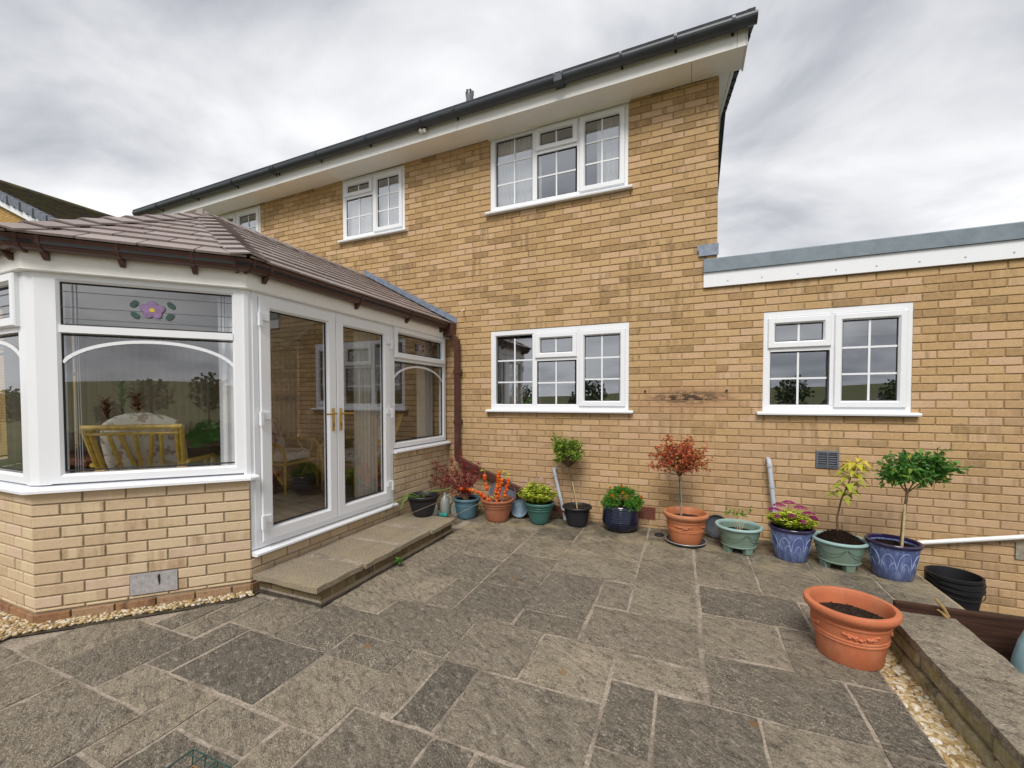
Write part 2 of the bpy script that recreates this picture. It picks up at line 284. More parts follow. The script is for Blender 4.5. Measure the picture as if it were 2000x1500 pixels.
M['wood_dark'] = (lambda t: t.bsdf(t.mix(t.rng(t.noise(t.scale(t.pos(), (2, 20, 26)), 1.0, 5, 0.7), 0.38, 0.64), (0.026, 0.013, 0.009), (0.070, 0.033, 0.020)), 0.75, t.bump(t.noise(t.scale(t.pos(), (2, 20, 40)), 1.0, 4, 0.7), 0.5, 0.006), 0.2))(NT('rusty_brown_board'))
M['stick'] = plain('cut_stick', (0.36, 0.24, 0.10), 0.8, 0.2, 30, 0.2)
M['sack'] = plain('pale_blue_plastic_sack', (0.36, 0.56, 0.62), 0.35, 0.08, 8, 0.4)
M['earth'] = plain('dark_earth', (0.075, 0.062, 0.045), 0.98, 0.3, 12, 0.05, 0.8)
def pebble_mat():
    t = NT('cream_pebbles'); rnd = t.sep(t.attr())
    c = t.ramp(rnd[0], [(0, (0.20, 0.135, 0.06)), (0.3, (0.42, 0.29, 0.125)), (0.6, (0.56, 0.45, 0.27)), (0.85, (0.62, 0.55, 0.42)), (1, (0.70, 0.68, 0.62))])
    return t.bsdf(t.mix(t.rng(t.noise(t.pos(), 90, 3), 0.4, 0.7, 0, 0.4), c, (0.28, 0.18, 0.08)), 0.6, None, 0.3)
M['pebble'] = pebble_mat()
M['wire'] = plain('green_coated_wire', (0.022, 0.065, 0.055), 0.5, 0.25, 30, 0.4)
M['rust'] = plain('rusty_wire', (0.22, 0.12, 0.055), 0.8, 0.25, 30, 0.2)
M['rattan'] = plain('golden_rattan', (0.62, 0.41, 0.085), 0.4, 0.16, 25, 0.4)
M['cushion'] = (lambda t: t.bsdf(t.mix(t.math('MULTIPLY', t.rng(t.noise(t.pos(), 13, 3, 0.6), 0.54, 0.60), 0.7), (0.84, 0.81, 0.74), t.mix(t.rng(t.noise(t.pos(), 7, 1), 0.45, 0.55), (0.30, 0.20, 0.14), (0.42, 0.20, 0.17))), 0.9, None, 0.1))(NT('floral_cushion'))
M['floor'] = (lambda t: t.bsdf(t.mix(t.rng(t.noise(t.scale(t.pos(), (3, 9, 1)), 1.0, 5, 0.6), 0.35, 0.68), (0.20, 0.155, 0.115), (0.34, 0.27, 0.20)), 0.25, None, 0.45))(NT('brown_floor_tile'))
M['blind_d'] = cloth('fawn_vertical_blind', (0.36, 0.31, 0.25), 0.5)
M['blind'] = cloth('cream_vertical_blind', (0.72, 0.69, 0.62), 0.5)
M['star'] = plain('yellow_star', (0.55, 0.42, 0.03), 0.5, 0.15, 20, 0.4)
M['plum'] = plain('leaded_purple_glass', (0.235, 0.145, 0.28), 0.25, 0.15, 25, 0.5)
M['plumleaf'] = plain('leaded_green_glass', (0.025, 0.07, 0.055), 0.25, 0.15, 25, 0.5)
M['leadline'] = plain('lead_line', (0.13, 0.125, 0.15), 0.5, 0.1, 20, 0.4)
M['wood_red'] = plain('reddish_brown_wood', (0.17, 0.065, 0.035), 0.45, 0.2, 12, 0.3)
M['fluegrey'] = plain('flue_grey', (0.20, 0.215, 0.23), 0.4, 0.06, 14, 0.4)
M['metal_grey'] = plain('pale_grey_metal', (0.40, 0.42, 0.43), 0.4, 0.06, 14, 0.4, 0, 0.2)
M['ventgrey'] = plain('slate_grey_plastic', (0.125, 0.14, 0.17), 0.5, 0.08, 14, 0.3)
M['bottle'] = (lambda t: (t.t.links.new(t.n('ShaderNodeMixShader', {0: 0.55, 1: t.n('ShaderNodeBsdfTransparent', {'Color': (0.85, 0.88, 0.84, 1)}).outputs[0], 2: t.n('ShaderNodeBsdfPrincipled', {'Base Color': (0.50, 0.55, 0.52, 1), 'Roughness': 0.2}).outputs[0]}).outputs[0], t.out.inputs[0]), t.m)[1])(NT('clear_plastic'))
M['teal'] = plain('teal_label', (0.06, 0.42, 0.36), 0.4, 0.1, 20, 0.4)
M['roof_house'] = plain('dark_concrete_tile', (0.045, 0.050, 0.058), 0.8, 0.2, 12, 0.2, 0.3)
M['roof_moss'] = (lambda t: t.bsdf(t.mix(t.rng(t.noise(t.pos(), 5, 5, 0.7), 0.42, 0.62), (0.060, 0.048, 0.040), (0.085, 0.080, 0.030)), 0.9, t.bump(t.noise(t.pos(), 25, 3), 0.5, 0.02), 0.15))(NT('mossy_roof_tile'))
M['verge'] = plain('blue_grey_verge_tile', (0.15, 0.17, 0.205), 0.7, 0.12, 6, 0.2)
def farbrick():
    t = NT('neighbour_brick'); p = t.scale(t.pos(), (1, 1, 1), (0, 0, 0), (R(90), 0, 0))
    b = t.n('ShaderNodeTexBrick', {'Vector': p, 'Color1': (0.50, 0.33, 0.13, 1), 'Color2': (0.43, 0.27, 0.10, 1), 'Mortar': (0.28, 0.18, 0.08, 1), 'Scale': 1.0, 'Mortar Size': 0.008, 'Brick Width': 0.225, 'Row Height': 0.075})
    return t.bsdf(b.outputs[0], 0.9, None, 0.1)
M['farbrick'] = farbrick()
M['grass'] = (lambda t: t.bsdf(t.ramp(t.noise(t.pos(), 0.05, 6, 0.65), [(0.3, (0.055, 0.070, 0.022)), (0.5, (0.105, 0.110, 0.040)), (0.7, (0.165, 0.140, 0.070))]), 0.95, None, 0.1))(NT('pasture_grass'))
M['hedge'] = leafm('hedge_leaf', [(0, (0.020, 0.045, 0.010)), (0.6, (0.040, 0.085, 0.016)), (1, (0.085, 0.13, 0.03))])
# ---------------------------------------------------------------- mesh helpers
WO = {}
def tag(o, label=None, cat=None, group=None, kind=None):
    if label: o['label'] = label
    if cat: o['category'] = cat
    if group: o['group'] = group
    if kind: o['kind'] = kind
    return o
def thing(name, label, cat, loc=(0, 0, 0), group=None):
    o = bpy.data.objects.new(name, None); col.objects.link(o); o.empty_display_size = 0.1
    o.location = loc; WO[o] = Vector(loc); return tag(o, label, cat, group)
def place(name, me, parent, origin, color=None, rot=None):
    o = bpy.data.objects.new(name, me); col.objects.link(o)
    origin = Vector(origin); WO[o] = origin
    if parent is not None: o.parent = parent; o.location = origin - WO[parent]
    else: o.location = origin
    if rot is not None: o.rotation_euler = rot
    if color: o.color = color
    return o
def rcol(): return (random.random(), random.random(), random.random(), 1)

class MB:
    def __init__(s): s.v = []; s.f = []; s.c = []; s.sm = []
    def add(s, vs, fs, c=None, sm=False):
        b = len(s.v); s.v += [Vector(p) for p in vs]
        for f in fs: s.f.append([i + b for i in f]); s.c.append(c); s.sm.append(sm)
        return s
    def box(s, x0, x1, y0, y1, z0, z1, c=None):
        return s.add([(x0,y0,z0),(x1,y0,z0),(x1,y1,z0),(x0,y1,z0),(x0,y0,z1),(x1,y0,z1),(x1,y1,z1),(x0,y1,z1)],
                     [(0,3,2,1),(4,5,6,7),(0,1,5,4),(1,2,6,5),(2,3,7,6),(3,0,4,7)], c)
    def pbox(s, P, s0, s1, o0, o1, z0, z1, c=None):     # box in a wall plane's own axes
        q = [P(a, z, o) for z in (z0, z1) for a, o in ((s0,o0),(s1,o0),(s1,o1),(s0,o1))]
        return s.add(q, [(0,3,2,1),(4,5,6,7),(0,1,5,4),(1,2,6,5),(2,3,7,6),(3,0,4,7)], c)
    def bbox(s, x0, x1, y0, y1, z0, z1, b=0.004, c=None):   # box with chamfered edges
        m = bmesh.new(); bmesh.ops.create_cube(m, size=1)
        for v in m.verts: v.co = Vector((x0+(x1-x0)*(v.co.x+.5), y0+(y1-y0)*(v.co.y+.5), z0+(z1-z0)*(v.co.z+.5)))
        bmesh.ops.bevel(m, geom=m.edges[:], offset=b, segments=1, affect='EDGES')
        m.verts.index_update(); s.add([v.co.copy() for v in m.verts], [[v.index for v in f.verts] for f in m.faces], c); m.free(); return s
    def prism(s, poly, d, c=None):                       # polygon (3D points) extruded by vector d
        n = len(poly); d = Vector(d); a = [Vector(p) for p in poly]; b = [p + d for p in a]
        return s.add(a + b, [list(range(n))[::-1], list(range(n, 2*n))] + [(i, (i+1) % n, n+(i+1) % n, n+i) for i in range(n)], c)
    def ring(s, P, s0, s1, z0, z1, prof, c=None):        # mitred frame, prof = [(inset, out)] closed
        vs = []; n = len(prof)
        for (i, o) in prof: vs += [P(s0+i, z0+i, o), P(s1-i, z0+i, o), P(s1-i, z1-i, o), P(s0+i, z1-i, o)]
        fs = []
        for k in range(n):
            k2 = (k+1) % n
            for j in range(4): fs.append((k*4+j, k*4+(j+1) % 4, k2*4+(j+1) % 4, k2*4+j))
        return s.add(vs, fs, c)
    def tube(s, path, r, seg=8, c=None, sm=True, sq=False, cap=True):
        pts = [Vector(p) for p in path]; n = len(pts); rr = r if isinstance(r, (list, tuple)) else [r]*n
        if sq: seg = 4
        vs = []; prev = None
        for i, p in enumerate(pts):
            t = ((pts[min(i+1, n-1)] - p).normalized() + (p - pts[max(i-1, 0)]).normalized()).normalized()
            ref = Vector((0, 0, 1)) if abs(t.z) < 0.94 else Vector((0, 1, 0))
            if prev is None: a = t.cross(ref).normalized()
            else: a = (prev - t*prev.dot(t)); a = a.normalized() if a.length > 1e-6 else t.cross(ref).normalized()
            prev = a; b = t.cross(a)
            k = 1.0
            if 0 < i < n-1:
                cs = (pts[i+1]-p).normalized().dot((p-pts[i-1]).normalized()); k = 1/max(0.5, math.sqrt((1+cs)/2))
            for j in range(seg):
                th = 2*math.pi*(j + (0.5 if sq else 0))/seg
                vs.append(p + (a*math.cos(th)*k + b*math.sin(th))*rr[i]*(1.414 if sq else 1))
        fs = [(i*seg+j, i*seg+(j+1) % seg, (i+1)*seg+(j+1) % seg, (i+1)*seg+j) for i in range(n-1) for j in range(seg)]
        if cap: fs += [list(range(seg))[::-1], list(range((n-1)*seg, n*seg))]
        return s.add(vs, fs, c, sm and not sq)
    def lathe(s, prof, cen=(0, 0, 0), seg=32, c=None, sm=True, sx=1.0, loop=False):
        cx, cy, cz = cen; vs = []
        for (r, z) in prof:
            for j in range(seg):
                th = 2*math.pi*j/seg; vs.append((cx+r*sx*math.cos(th), cy+r*math.sin(th), cz+z))
        n = len(prof); fs = [(i*seg+j, i*seg+(j+1) % seg, (i+1)*seg+(j+1) % seg, (i+1)*seg+j) for i in range(n-1) for j in range(seg)]
        if loop: fs += [((n-1)*seg+j, (n-1)*seg+(j+1) % seg, (j+1) % seg, j) for j in range(seg)]
        else: fs += [list(range(seg))[::-1], list(range((n-1)*seg, n*seg))]
        return s.add(vs, fs, c, sm)
    def leaf(s, p, d, n, L, w, c=None, fold=0.25, curl=0.15):
        d = d.normalized(); sd = d.cross(n)
        if sd.length < 1e-4: sd = d.orthogonal()
        sd.normalize(); n = sd.cross(d).normalized()
        m = p + d*L*0.5 + n*L*curl*0.4; tip = p + d*L - n*L*curl
        return s.add([p, m - sd*w/2 + n*w*fold, tip, m + sd*w/2 + n*w*fold, m], [(0, 4, 1), (1, 4, 2), (0, 3, 4), (4, 3, 2)], c)
    def blob(s, p, r, c=None, seg=6, sz=1.0):
        prof = [(0.02*r, -r*sz), (r*0.7, -r*0.6*sz), (r, 0), (r*0.7, r*0.6*sz), (0.02*r, r*sz)]
        return s.lathe(prof, p, seg, c, True)
    def mesh(s, name, mat, origin=(0, 0, 0)):
        me = bpy.data.meshes.new(name); o = Vector(origin)
        me.from_pydata([tuple(p - o) for p in s.v], [], s.f); me.update()
        bm = bmesh.new(); bm.from_mesh(me); bmesh.ops.recalc_face_normals(bm, faces=bm.faces[:]); bm.to_mesh(me); bm.free()
        if any(s.sm): me.polygons.foreach_set('use_smooth', s.sm)
        if any(c is not None for c in s.c):
            at = me.color_attributes.new('Col', 'FLOAT_COLOR', 'CORNER'); dat = []
            for p in me.polygons:
                k = s.c[p.index] or (0.5, 0.5, 0.5, 1)
                for _ in p.loop_indices: dat += k
            at.data.foreach_set('color', dat)
        if mat is not None: me.materials.append(mat)
        return me
    def origin(s):
        xs = [p.x for p in s.v]; ys = [p.y for p in s.v]; zs = [p.z for p in s.v]
        return Vector(((min(xs)+max(xs))/2, (min(ys)+max(ys))/2, min(zs)))
    def build(s, name, mat, parent=None, color=None, origin=None):
        o = Vector(origin) if origin is not None else s.origin()
        ob = place(name, s.mesh(name, M[mat] if isinstance(mat, str) else mat, o), parent, o, color)
        if any(s.sm) and len(s.f) < 60000:
            bm = bmesh.new(); bm.from_mesh(ob.data)
            for e in bm.edges:
                if len(e.link_faces) == 2 and e.calc_face_angle(0) > R(42): e.smooth = False
            bm.to_mesh(ob.data); bm.free()
        return ob

def plane(O, d, n):
    O = Vector((O[0], O[1], 0)); d = Vector((d[0], d[1], 0)).normalized(); n = Vector((n[0], n[1], 0)).normalized()
    return lambda s, z, o=0.0: O + d*s + n*o + Vector((0, 0, z))
PH = plane((0, 0), (1, 0), (0, -1))                         # house front: s = X
PD = plane((-3.31, 0), (0, -1), (1, 0))                     # conservatory door side: s = -Y
A = Vector((-3.31, -2.85, 0)); B = Vector((-4.158, -3.698, 0)); FL = (B-A).length
PF = plane(A, B-A, (1, -1))                                 # splayed side
PFR = plane(B, (-1, 0), (0, -1))                            # conservatory front: s from B to the left
CXC = -4.74                                                 # centre line of the conservatory
B2 = Vector((2*CXC - B.x, B.y, 0)); A2 = Vector((2*CXC - A.x, A.y, 0))
PF2 = plane(B2, A2-B2, (-1, -1)); PD2 = plane((2*CXC+3.31, -2.85), (0, 1), (-1, 0))

# brick mesh shared by length
_bm = {}
def brick_mesh(L, mat, H=0.065, D=0.03, ch=0.0035, axis=None):
    k = (round(L, 3), mat, round(H, 3))
    if k in _bm: return _bm[k]
    b = MB(); h = H/2; l = L/2
    vs = [(-l, 0, -h), (l, 0, -h), (l, 0, h), (-l, 0, h), (-l, -D+ch, -h), (l, -D+ch, -h), (l, -D+ch, h), (-l, -D+ch, h),
          (-l+ch, -D, -h+ch), (l-ch, -D, -h+ch), (l-ch, -D, h-ch), (-l+ch, -D, h-ch)]
    fs = [(0, 1, 5, 4), (1, 2, 6, 5), (2, 3, 7, 6), (3, 0, 4, 7), (4, 5, 9, 8), (5, 6, 10, 9), (6, 7, 11, 10), (7, 4, 8, 11), (8, 9, 10, 11)]
    b.add(vs, fs); me = b.mesh('brick', M[mat]); _bm[k] = me; return me
def brick_cells(s0, s1, z0, z1, ztop, holes, phase=0.0, gauge=0.075, L=0.225, joint=0.010):
    out = []; j0 = int((ztop - z1)/gauge) - 1; j1 = int((ztop - z0)/gauge) + 2
    for j in range(j0, j1):
        zt = ztop - j*gauge; zb = zt - gauge
        a, b = max(zb, z0), min(zt, z1)
        if b - a < 0.02: continue
        segs = [(s0, s1)]
        for (h0, h1, hz0, hz1) in holes:
            if min(hz1, zt) - max(hz0, zb) > 0.02:
                n = []
                for (p, q) in segs:
                    if h1 <= p or h0 >= q: n.append((p, q)); continue
                    if h0 > p: n.append((p, h0))
                    if h1 < q: n.append((h1, q))
                segs = n
        off = phase + (L/2 if j % 2 else 0)
        for (p, q) in segs:
            k = math.floor((p - off)/L); cuts = [p]
            while off + k*L < q:
                x = off + k*L; k += 1
                if x > p + 0.055 and x < q - 0.055: cuts.append(x)
            cuts.append(q)
            for c0, c1 in zip(cuts[:-1], cuts[1:]):
                if c1 - c0 < 0.03: continue
                e0 = joint/2 if c0 > p + 1e-6 else 0.0; e1 = joint/2 if c1 < q - 1e-6 else 0.0
                out.append((c0+e0, c1-e1, a+joint/2, b-joint/2))
    return out
def lay_bricks(cells, P, parent, mat_o, mat_j, limit=300, vis=None, rotz=0.0, depth=0.03, proud=0.0):
    def cen(c): return P((c[0]+c[1])/2, (c[2]+c[3])/2, 0)
    order = sorted(cells, key=lambda c: ((cen(c)-CAMP).length + (0 if vis is None or vis(c) else 100)))
    for c in order[:limit]:
        L = round((c[1]-c[0])/0.004)*0.004; H = c[3]-c[2]
        H = 0.065 if abs(H-0.065) < 0.004 else round(H, 3)
        me = brick_mesh(L, mat_o, H, depth); q = P((c[0]+c[1])/2, (c[2]+c[3])/2, -depth+proud+random.uniform(-0.0015, 0.0012))
        place('brick', me, parent, q, rcol(), (0, random.uniform(-.004, .004), rotz))
    rest = order[limit:]
    if rest:
        b = MB()
        for c in rest:
            ch = 0.0035; o = random.uniform(-0.0015, 0.0012); k = rcol(); s0, s1, z0, z1 = c
            vs = [P(s0, z0, o-ch), P(s1, z0, o-ch), P(s1, z1, o-ch), P(s0, z1, o-ch), P(s0+ch, z0+ch, o), P(s1-ch, z0+ch, o), P(s1-ch, z1-ch, o), P(s0+ch, z1-ch, o),
                  P(s0, z0, -depth), P(s1, z0, -depth), P(s1, z1, -depth), P(s0, z1, -depth)]
            b.add(vs, [(4, 5, 6, 7), (0, 1, 5, 4), (1, 2, 6, 5), (2, 3, 7, 6), (3, 0, 4, 7), (8, 9, 1, 0), (9, 10, 2, 1), (10, 11, 3, 2), (11, 8, 0, 3)], k)
        o = b.build('brick', mat_j, parent); tag(o, kind='stuff')
def holed_wall(name, P, s0, s1, z0, z1, holes, o_front, thick, mat, parent):
    b = MB(); ss = sorted({s0, s1, *[h[0] for h in holes], *[h[1] for h in holes]}); ss = [x for x in ss if s0 <= x <= s1]
    zs = sorted({z0, z1, *[h[2] for h in holes], *[h[3] for h in holes]}); zs = [x for x in zs if z0 <= x <= z1]
    solid = lambda a, c: not any(h[0] < a < h[1] and h[2] < c < h[3] for h in holes)
    for i in range(len(ss)-1):
        for j in range(len(zs)-1):
            a, bb, c, d = ss[i], ss[i+1], zs[j], zs[j+1]
            if solid((a+bb)/2, (c+d)/2): b.pbox(P, a, bb, o_front-thick, o_front, c, d)
    m = bmesh.new(); me = b.mesh(name, M[mat]); m.from_mesh(me); bmesh.ops.remove_doubles(m, verts=m.verts[:], dist=1e-4)
    # drop the inner faces shared by neighbouring cells
    seen = {}
    for f in m.faces: seen.setdefault(tuple(sorted(v.index for v in f.verts)), []).append(f)
    bmesh.ops.delete(m, geom=[f for l in seen.values() if len(l) > 1 for f in l], context='FACES')
    bmesh.ops.recalc_face_normals(m, faces=m.faces[:]); m.to_mesh(me); m.free()
    org = P(s0, z0, 0); o = place(name, me, parent, (0, 0, 0)); 
    return o
# ---------------------------------------------------------------- the ground sheet, hills
def terrain():
    b = MB(); rings = [0, 8, 14, 22, 32, 46, 66, 95, 140, 200, 290, 420, 600, 850, 1200, 1700, 2400, 3400, 4800]; seg = 96
    def hgt(x, y):
        r = math.hypot(x, y); h = -0.46
        if r > 22:
            az = math.atan2(x, -y)                      # 0 = behind the camera
            k = min(1, (r-22)/700)
            ridge = 17*math.exp(-((r-800)/380)**2)*(.5+.8*math.sin(az*3.1+1.9)) + 95*math.exp(-((r-2700)/900)**2)
            h += ridge*(0.55 + 0.40*math.sin(az*2.9+0.6) + 0.55*mnoise.noise(Vector((x*0.0016, y*0.0016, 0.3))))
            h += 1.2*k*mnoise.noise(Vector((x*0.012, y*0.012, 5.0))) - 5*min(1, (r-22)/140)*(1-min(1, (r-22)/800))
            if y > 0: h = min(h, 2.0)
        return h
    vs = [(0, 0, -0.46)]
    for r in rings[1:]:
        for j in range(seg):
            th = 2*math.pi*j/seg; x, y = r*math.cos(th), r*math.sin(th)-2; vs.append((x, y, hgt(x, y)))
    fs = [(0, 1+j, 1+(j+1) % seg) for j in range(seg)]
    for i in range(len(rings)-2):
        for j in range(seg): fs.append((1+i*seg+j, 1+(i+1)*seg+j, 1+(i+1)*seg+(j+1) % seg, 1+i*seg+(j+1) % seg))
    b.add(vs, fs, None, True); o = b.build('ground', 'grass', origin=(0, 0, 0)); tag(o, kind='structure')
terrain()

# ---------------------------------------------------------------- windows
FR = [(0, -.07), (0, -.008), (.054, -.008), (.066, -.02), (.066, -.07)]
SA = [(0, -.05), (0, .008), (.006, .014), (.050, .014), (.064, -.006), (.064, -.05)]
def pane(P, root, s0, s1, z0, z1, cols, rows, o=-.030, glass='glass'):
    g = MB(); g.add([P(s0-.004, z0-.004, o), P(s1+.004, z0-.004, o), P(s1+.004, z1+.004, o), P(s0-.004, z1+.004, o)], [(0, 1, 2, 3)]); g.build('pane', glass, root)
    k = MB(); k.ring(P, s0-.006, s1+.006, z0-.006, z1+.006, [(0, o-.004), (0, o+.006), (.010, o+.003), (.010, o-.004)]); k.build('gasket', 'seal', root)
    w = .009
    for c in range(1, cols):
        x = s0+(s1-s0)*c/cols; MB().pbox(P, x-w, x+w, o+.0015, o+.007, z0, z1).build('glazing_bar', 'pvc', root)
    for r in range(1, rows):
        z = z0+(z1-z0)*r/rows; MB().pbox(P, s0, s1, o+.0012, o+.0065, z-w, z+w).build('glazing_bar', 'pvc', root)
def window(P, s0, s1, z0, z1, three, parent, cill=True):
    zc = z0+.04; zt = z1
    b = MB(); b.ring(P, s0, s1, zc, zt, FR)
    off = 0.576 if three else 0.0
    m2 = s0+off+.5775
    if three: b.pbox(P, s0+.575, s0+.636, -.07, -.0085, zc+.06, zt-.06)
    b.pbox(P, m2-.012, m2+.05, -.07, -.0085, zc+.06, zt-.06)
    zb = 1.93-1.29+z0
    b.pbox(P, s0+off+.062, m2-.011, -.07, -.009, zb+.006, zb+.05)
    root = b.build('window', 'pvc', parent)
    if cill:
        c = MB(); c.prism([P(s0-.055, z0+.004, -.03), P(s0-.055, z0+.004, .058), P(s0-.055, z0+.020, .062), P(s0-.055, z0+.030, .055), P(s0-.055, z0+.0415, -.03)], P(s1+.055, 0, 0)-P(s0-.055, 0, 0)); c.build('cill', 'pvc', root)
    dz = z0-1.29
    if three: pane(P, root, s0+.092, s0+.568, 1.40+dz, min(2.235+dz, zt-.085), 2, 3)
    pane(P, root, s0+off+.068, s0+off+.545, 1.40+dz, 1.925+dz, 2, 2)
    top = 2.276+dz if z1 > z0+1.03 else z1-.045
    MB().ring(P, s0+off+.040, s0+off+.572, 1.972+dz, top, SA).build('sash', 'pvc', root)
    pane(P, root, s0+off+.107, s0+off+.505, 2.040+dz, top-.072, 2, 1, -.022)
    MB().ring(P, s0+off+.600, s1-.038, 1.372+dz, top, SA).build('sash', 'pvc', root)
    pane(P, root, s0+off+.668, s1-.106, 1.440+dz, top-.072, 2, 3, -.022)
    return root
def room(P, s0, s1, z0, z1, parent, depth=2.4):
    b = MB(); a, c = s0-.5, s1+.5; z0, z1 = z0-.9, z1+.25
    v = [P(x, z, o) for o in (-.215, -depth) for x, z in ((a, z0), (c, z0), (c, z1), (a, z1))]
    b.add(v, [(4, 5, 6, 7), (0, 1, 5, 4), (1, 2, 6, 5), (2, 3, 7, 6), (3, 0, 4, 7)]); b.build('room', 'plaster', parent)
    MB().pbox(P, s0, s1, -.30, -.075, z0+.86, z0+.885).build('window_board', 'pvc', parent)
def folds(P, s0, s1, z0, z1, o, name, mat, parent, amp=.014, per=.05, top=None, flare=0.0, cat=None):
    b = MB(); n = max(6, int((s1-s0)/per*6)); vs = []
    for zi, z in enumerate((z0, (z0+z1)/2, z1)):
        for i in range(n+1):
            t = i/n; f = flare*(1-zi/2)
            vs.append(P(s0+(s1-s0)*t*(1+f), z, o + amp*math.sin(t*(s1-s0)/per*2*math.pi) + amp*.4*math.sin(t*17+zi)))
    fs = [(r*(n+1)+i, r*(n+1)+i+1, (r+1)*(n+1)+i+1, (r+1)*(n+1)+i) for r in range(2) for i in range(n)]
    b.add(vs, fs, None, True); return b.build(name, mat, parent)

# ---------------------------------------------------------------- main house
ZT = 4.89
W1 = (-2.66, -.905, 1.29, 2.34); W2 = (-2.66, -.925, 3.84, 4.842); W4 = (-5.155, -4.01, 3.84, 4.785); W0 = (-8.72, -6.96, 3.84, 4.745)
W3 = (.438, 1.628, 1.29, 2.34)
house = thing('house', 'two storey buff brick house with white windows and dark gutter', 'house', (-4.7, 3, 0))
holes = [W1, W2, W4, W0]
MORT_O = -.007
wall = holed_wall('wall', PH, -9.6, 0, -.46, 4.85, holes, MORT_O, .2, 'mortar', house)
cells = brick_cells(-9.6, 0, -.46, 4.852, ZT, holes)
def keep(c):
    x = (c[0]+c[1])/2; z = c[2]
    if x < -6.2 and z < 3.0: return False
    if x < -3.5 and z < .25: return False
    return not (-9.6 < x < -3.3 and z < .0)
cells = [c for c in cells if keep(c)]
lay_bricks(cells, PH, wall, 'brick_o', 'brick_j', 300, vis=lambda c: c[0] > -3.3 and c[2] > 0.05)
for w, th in ((W1, True), (W2, True), (W4, False), (W0, True)):
    window(PH, *w, th, house)
    room(PH, *w, house)
# net curtains and drapes are things that hang in the rooms
for (a, b, z0, z1, lab) in ((-2.62, -2.0, 3.80, 4.80, 'white pleated net curtain in the left pane of the large upper window'),
                            (-1.30, -.96, 3.80, 4.80, 'white net curtain drawn to the right side of the large upper window'),
                            (-5.12, -4.03, 3.80, 4.60, 'white net curtain across the small upper window'),):
    tag(folds(PH, a, b, z0, z1, -.115, 'net_curtain', 'curtain', None), lab, 'curtain', 'net curtains upstairs')
tag(folds(PH, -2.66, -2.40, 1.25, 2.40, -.34, 'drape', 'drape', None, .02, .07), 'grey drape hanging at the left end of the lower kitchen window', 'curtain')
tag(folds(PH, -2.22, -2.10, 1.25, 2.05, -.36, 'drape', 'drape', None, .02, .07), 'narrow grey drape gathered beside the small green window plant', 'curtain')
# soffit boards, fascia boards, gutter
for a, b in ((-9.75, -5.205), (-5.2, -.272), (-.268, .205)):
    MB().box(a, b, -.318, .0, 4.8525, 4.866).build('soffit_board', 'pvc_soffit', house)
for a, b in ((-9.75, -5.202), (-5.198, -2.95), (-2.947, .130), (.133, .212)):
    MB().box(a, b, -.338, -.320, 4.838, 5.05).build('fascia_board', 'pvc_old', house)
MB().box(.207, .222, -.338, .02, 4.845, 5.05).build('fascia_return', 'pvc_old', house)
for w in (W2, W4, W0):
    MB().pbox(PH, w[0]-.02, w[1]+.02, .0, .022, 4.828+.02*(w is not W2), 4.852).build('soffit_trim', 'pvc_soffit', house)
def half_gutter(x0, x1, yc, zc, r, t=.006, a0=-8, a1=188):
    pts = []
    for k in range(13): th = R(180 + a0 + (a1-a0)*k/12); pts.append((0, yc+r*math.cos(th), zc+r*math.sin(th)))
    for k in range(12, -1, -1): th = R(180 + a0 + (a1-a0)*k/12); pts.append((0, yc+(r-t)*math.cos(th), zc+(r-t)*math.sin(th)))
    return pts
g = MB(); pr = half_gutter(0, 0, -.405, 5.028, .061)
vs = []; n = len(pr)
for x in (-9.72, .29): vs += [(x, p[1], p[2]) for p in pr]
g.add(vs, [(i, (i+1) % n, n+(i+1) % n, n+i) for i in range(n)], None, False)
for x in (-9.715, .285):
    q = [(x, p[1], p[2]) for p in pr[:13]]; g.prism(q, (.005, 0, 0))
gut = g.build('gutter', 'gutter_dark', house)
def ringclip(x, w=.026, r=.073):
    p = half_gutter(0, 0, -.405, 5.028, r, .012, -14, 194); b = MB(); vs = []; n = len(p)
    for xx in (x-w/2, x+w/2): vs += [(xx, q[1], q[2]) for q in p]
    b.add(vs, [(i, (i+1) % n, n+(i+1) % n, n+i) for i in range(n)] + [list(range(n)), list(range(n, 2*n))])
    b.box(x-w/2+.002, x+w/2-.002, -.345, -.330, 4.955, 5.03); b.build('bracket', 'gutter_dark', gut)
for x in (-9.0, -8.0, -7.0, -6.12, -6.06, -5.2, -4.3, -3.42, -2.94, -1.66, -1.58, -.95, -.42, .09): ringclip(x)
MB().box(-1.665, -1.575, -.475, -.340, 4.955, 5.032).build('gutter_union', 'gutter_dark', gut)
# security sensor on the fascia
sn = MB(); sn.blob((-3.46, -.38, 4.90), .032, None, 10).tube([(-3.43, -.34, 4.915), (-3.40, -.395, 4.885)], .022, 8); sn.build('sensor', 'pvc_old', house)
# roof: front slope, back slope, verge
PT = math.tan(R(20)); RY = 2.9
def rz(y): return 5.085 + ((y+.44) if y <= RY else (RY+.44) - (y-RY))*PT
b = MB(); X0, X1 = -9.75, .21
b.prism([(X0, -.44, rz(-.44)), (X0, RY, rz(RY)), (X0, RY, rz(RY)-.06), (X0, -.44, rz(-.44)-.05)], (X1-X0, 0, 0))
b.prism([(X0, RY+.001, rz(RY)), (X0, 6.3, rz(6.3)), (X0, 6.3, rz(6.3)-.06), (X0, RY+.001, rz(RY)-.06)], (X1-X0, 0, 0))
roof = b.build('roof', 'roof_house', house)
for k in range(21):
    y0 = -.41+k*.33; y1 = y0+.335; zz0, zz1 = rz(y0), rz(y1)
    MB().prism([(.205, y0, zz0+.018), (.205, y1, zz1+.004), (.205, y1, zz1-.10), (.205, y0, zz0-.115)], (.070, 0, 0)).build('verge_tile', 'roof_house', roof)
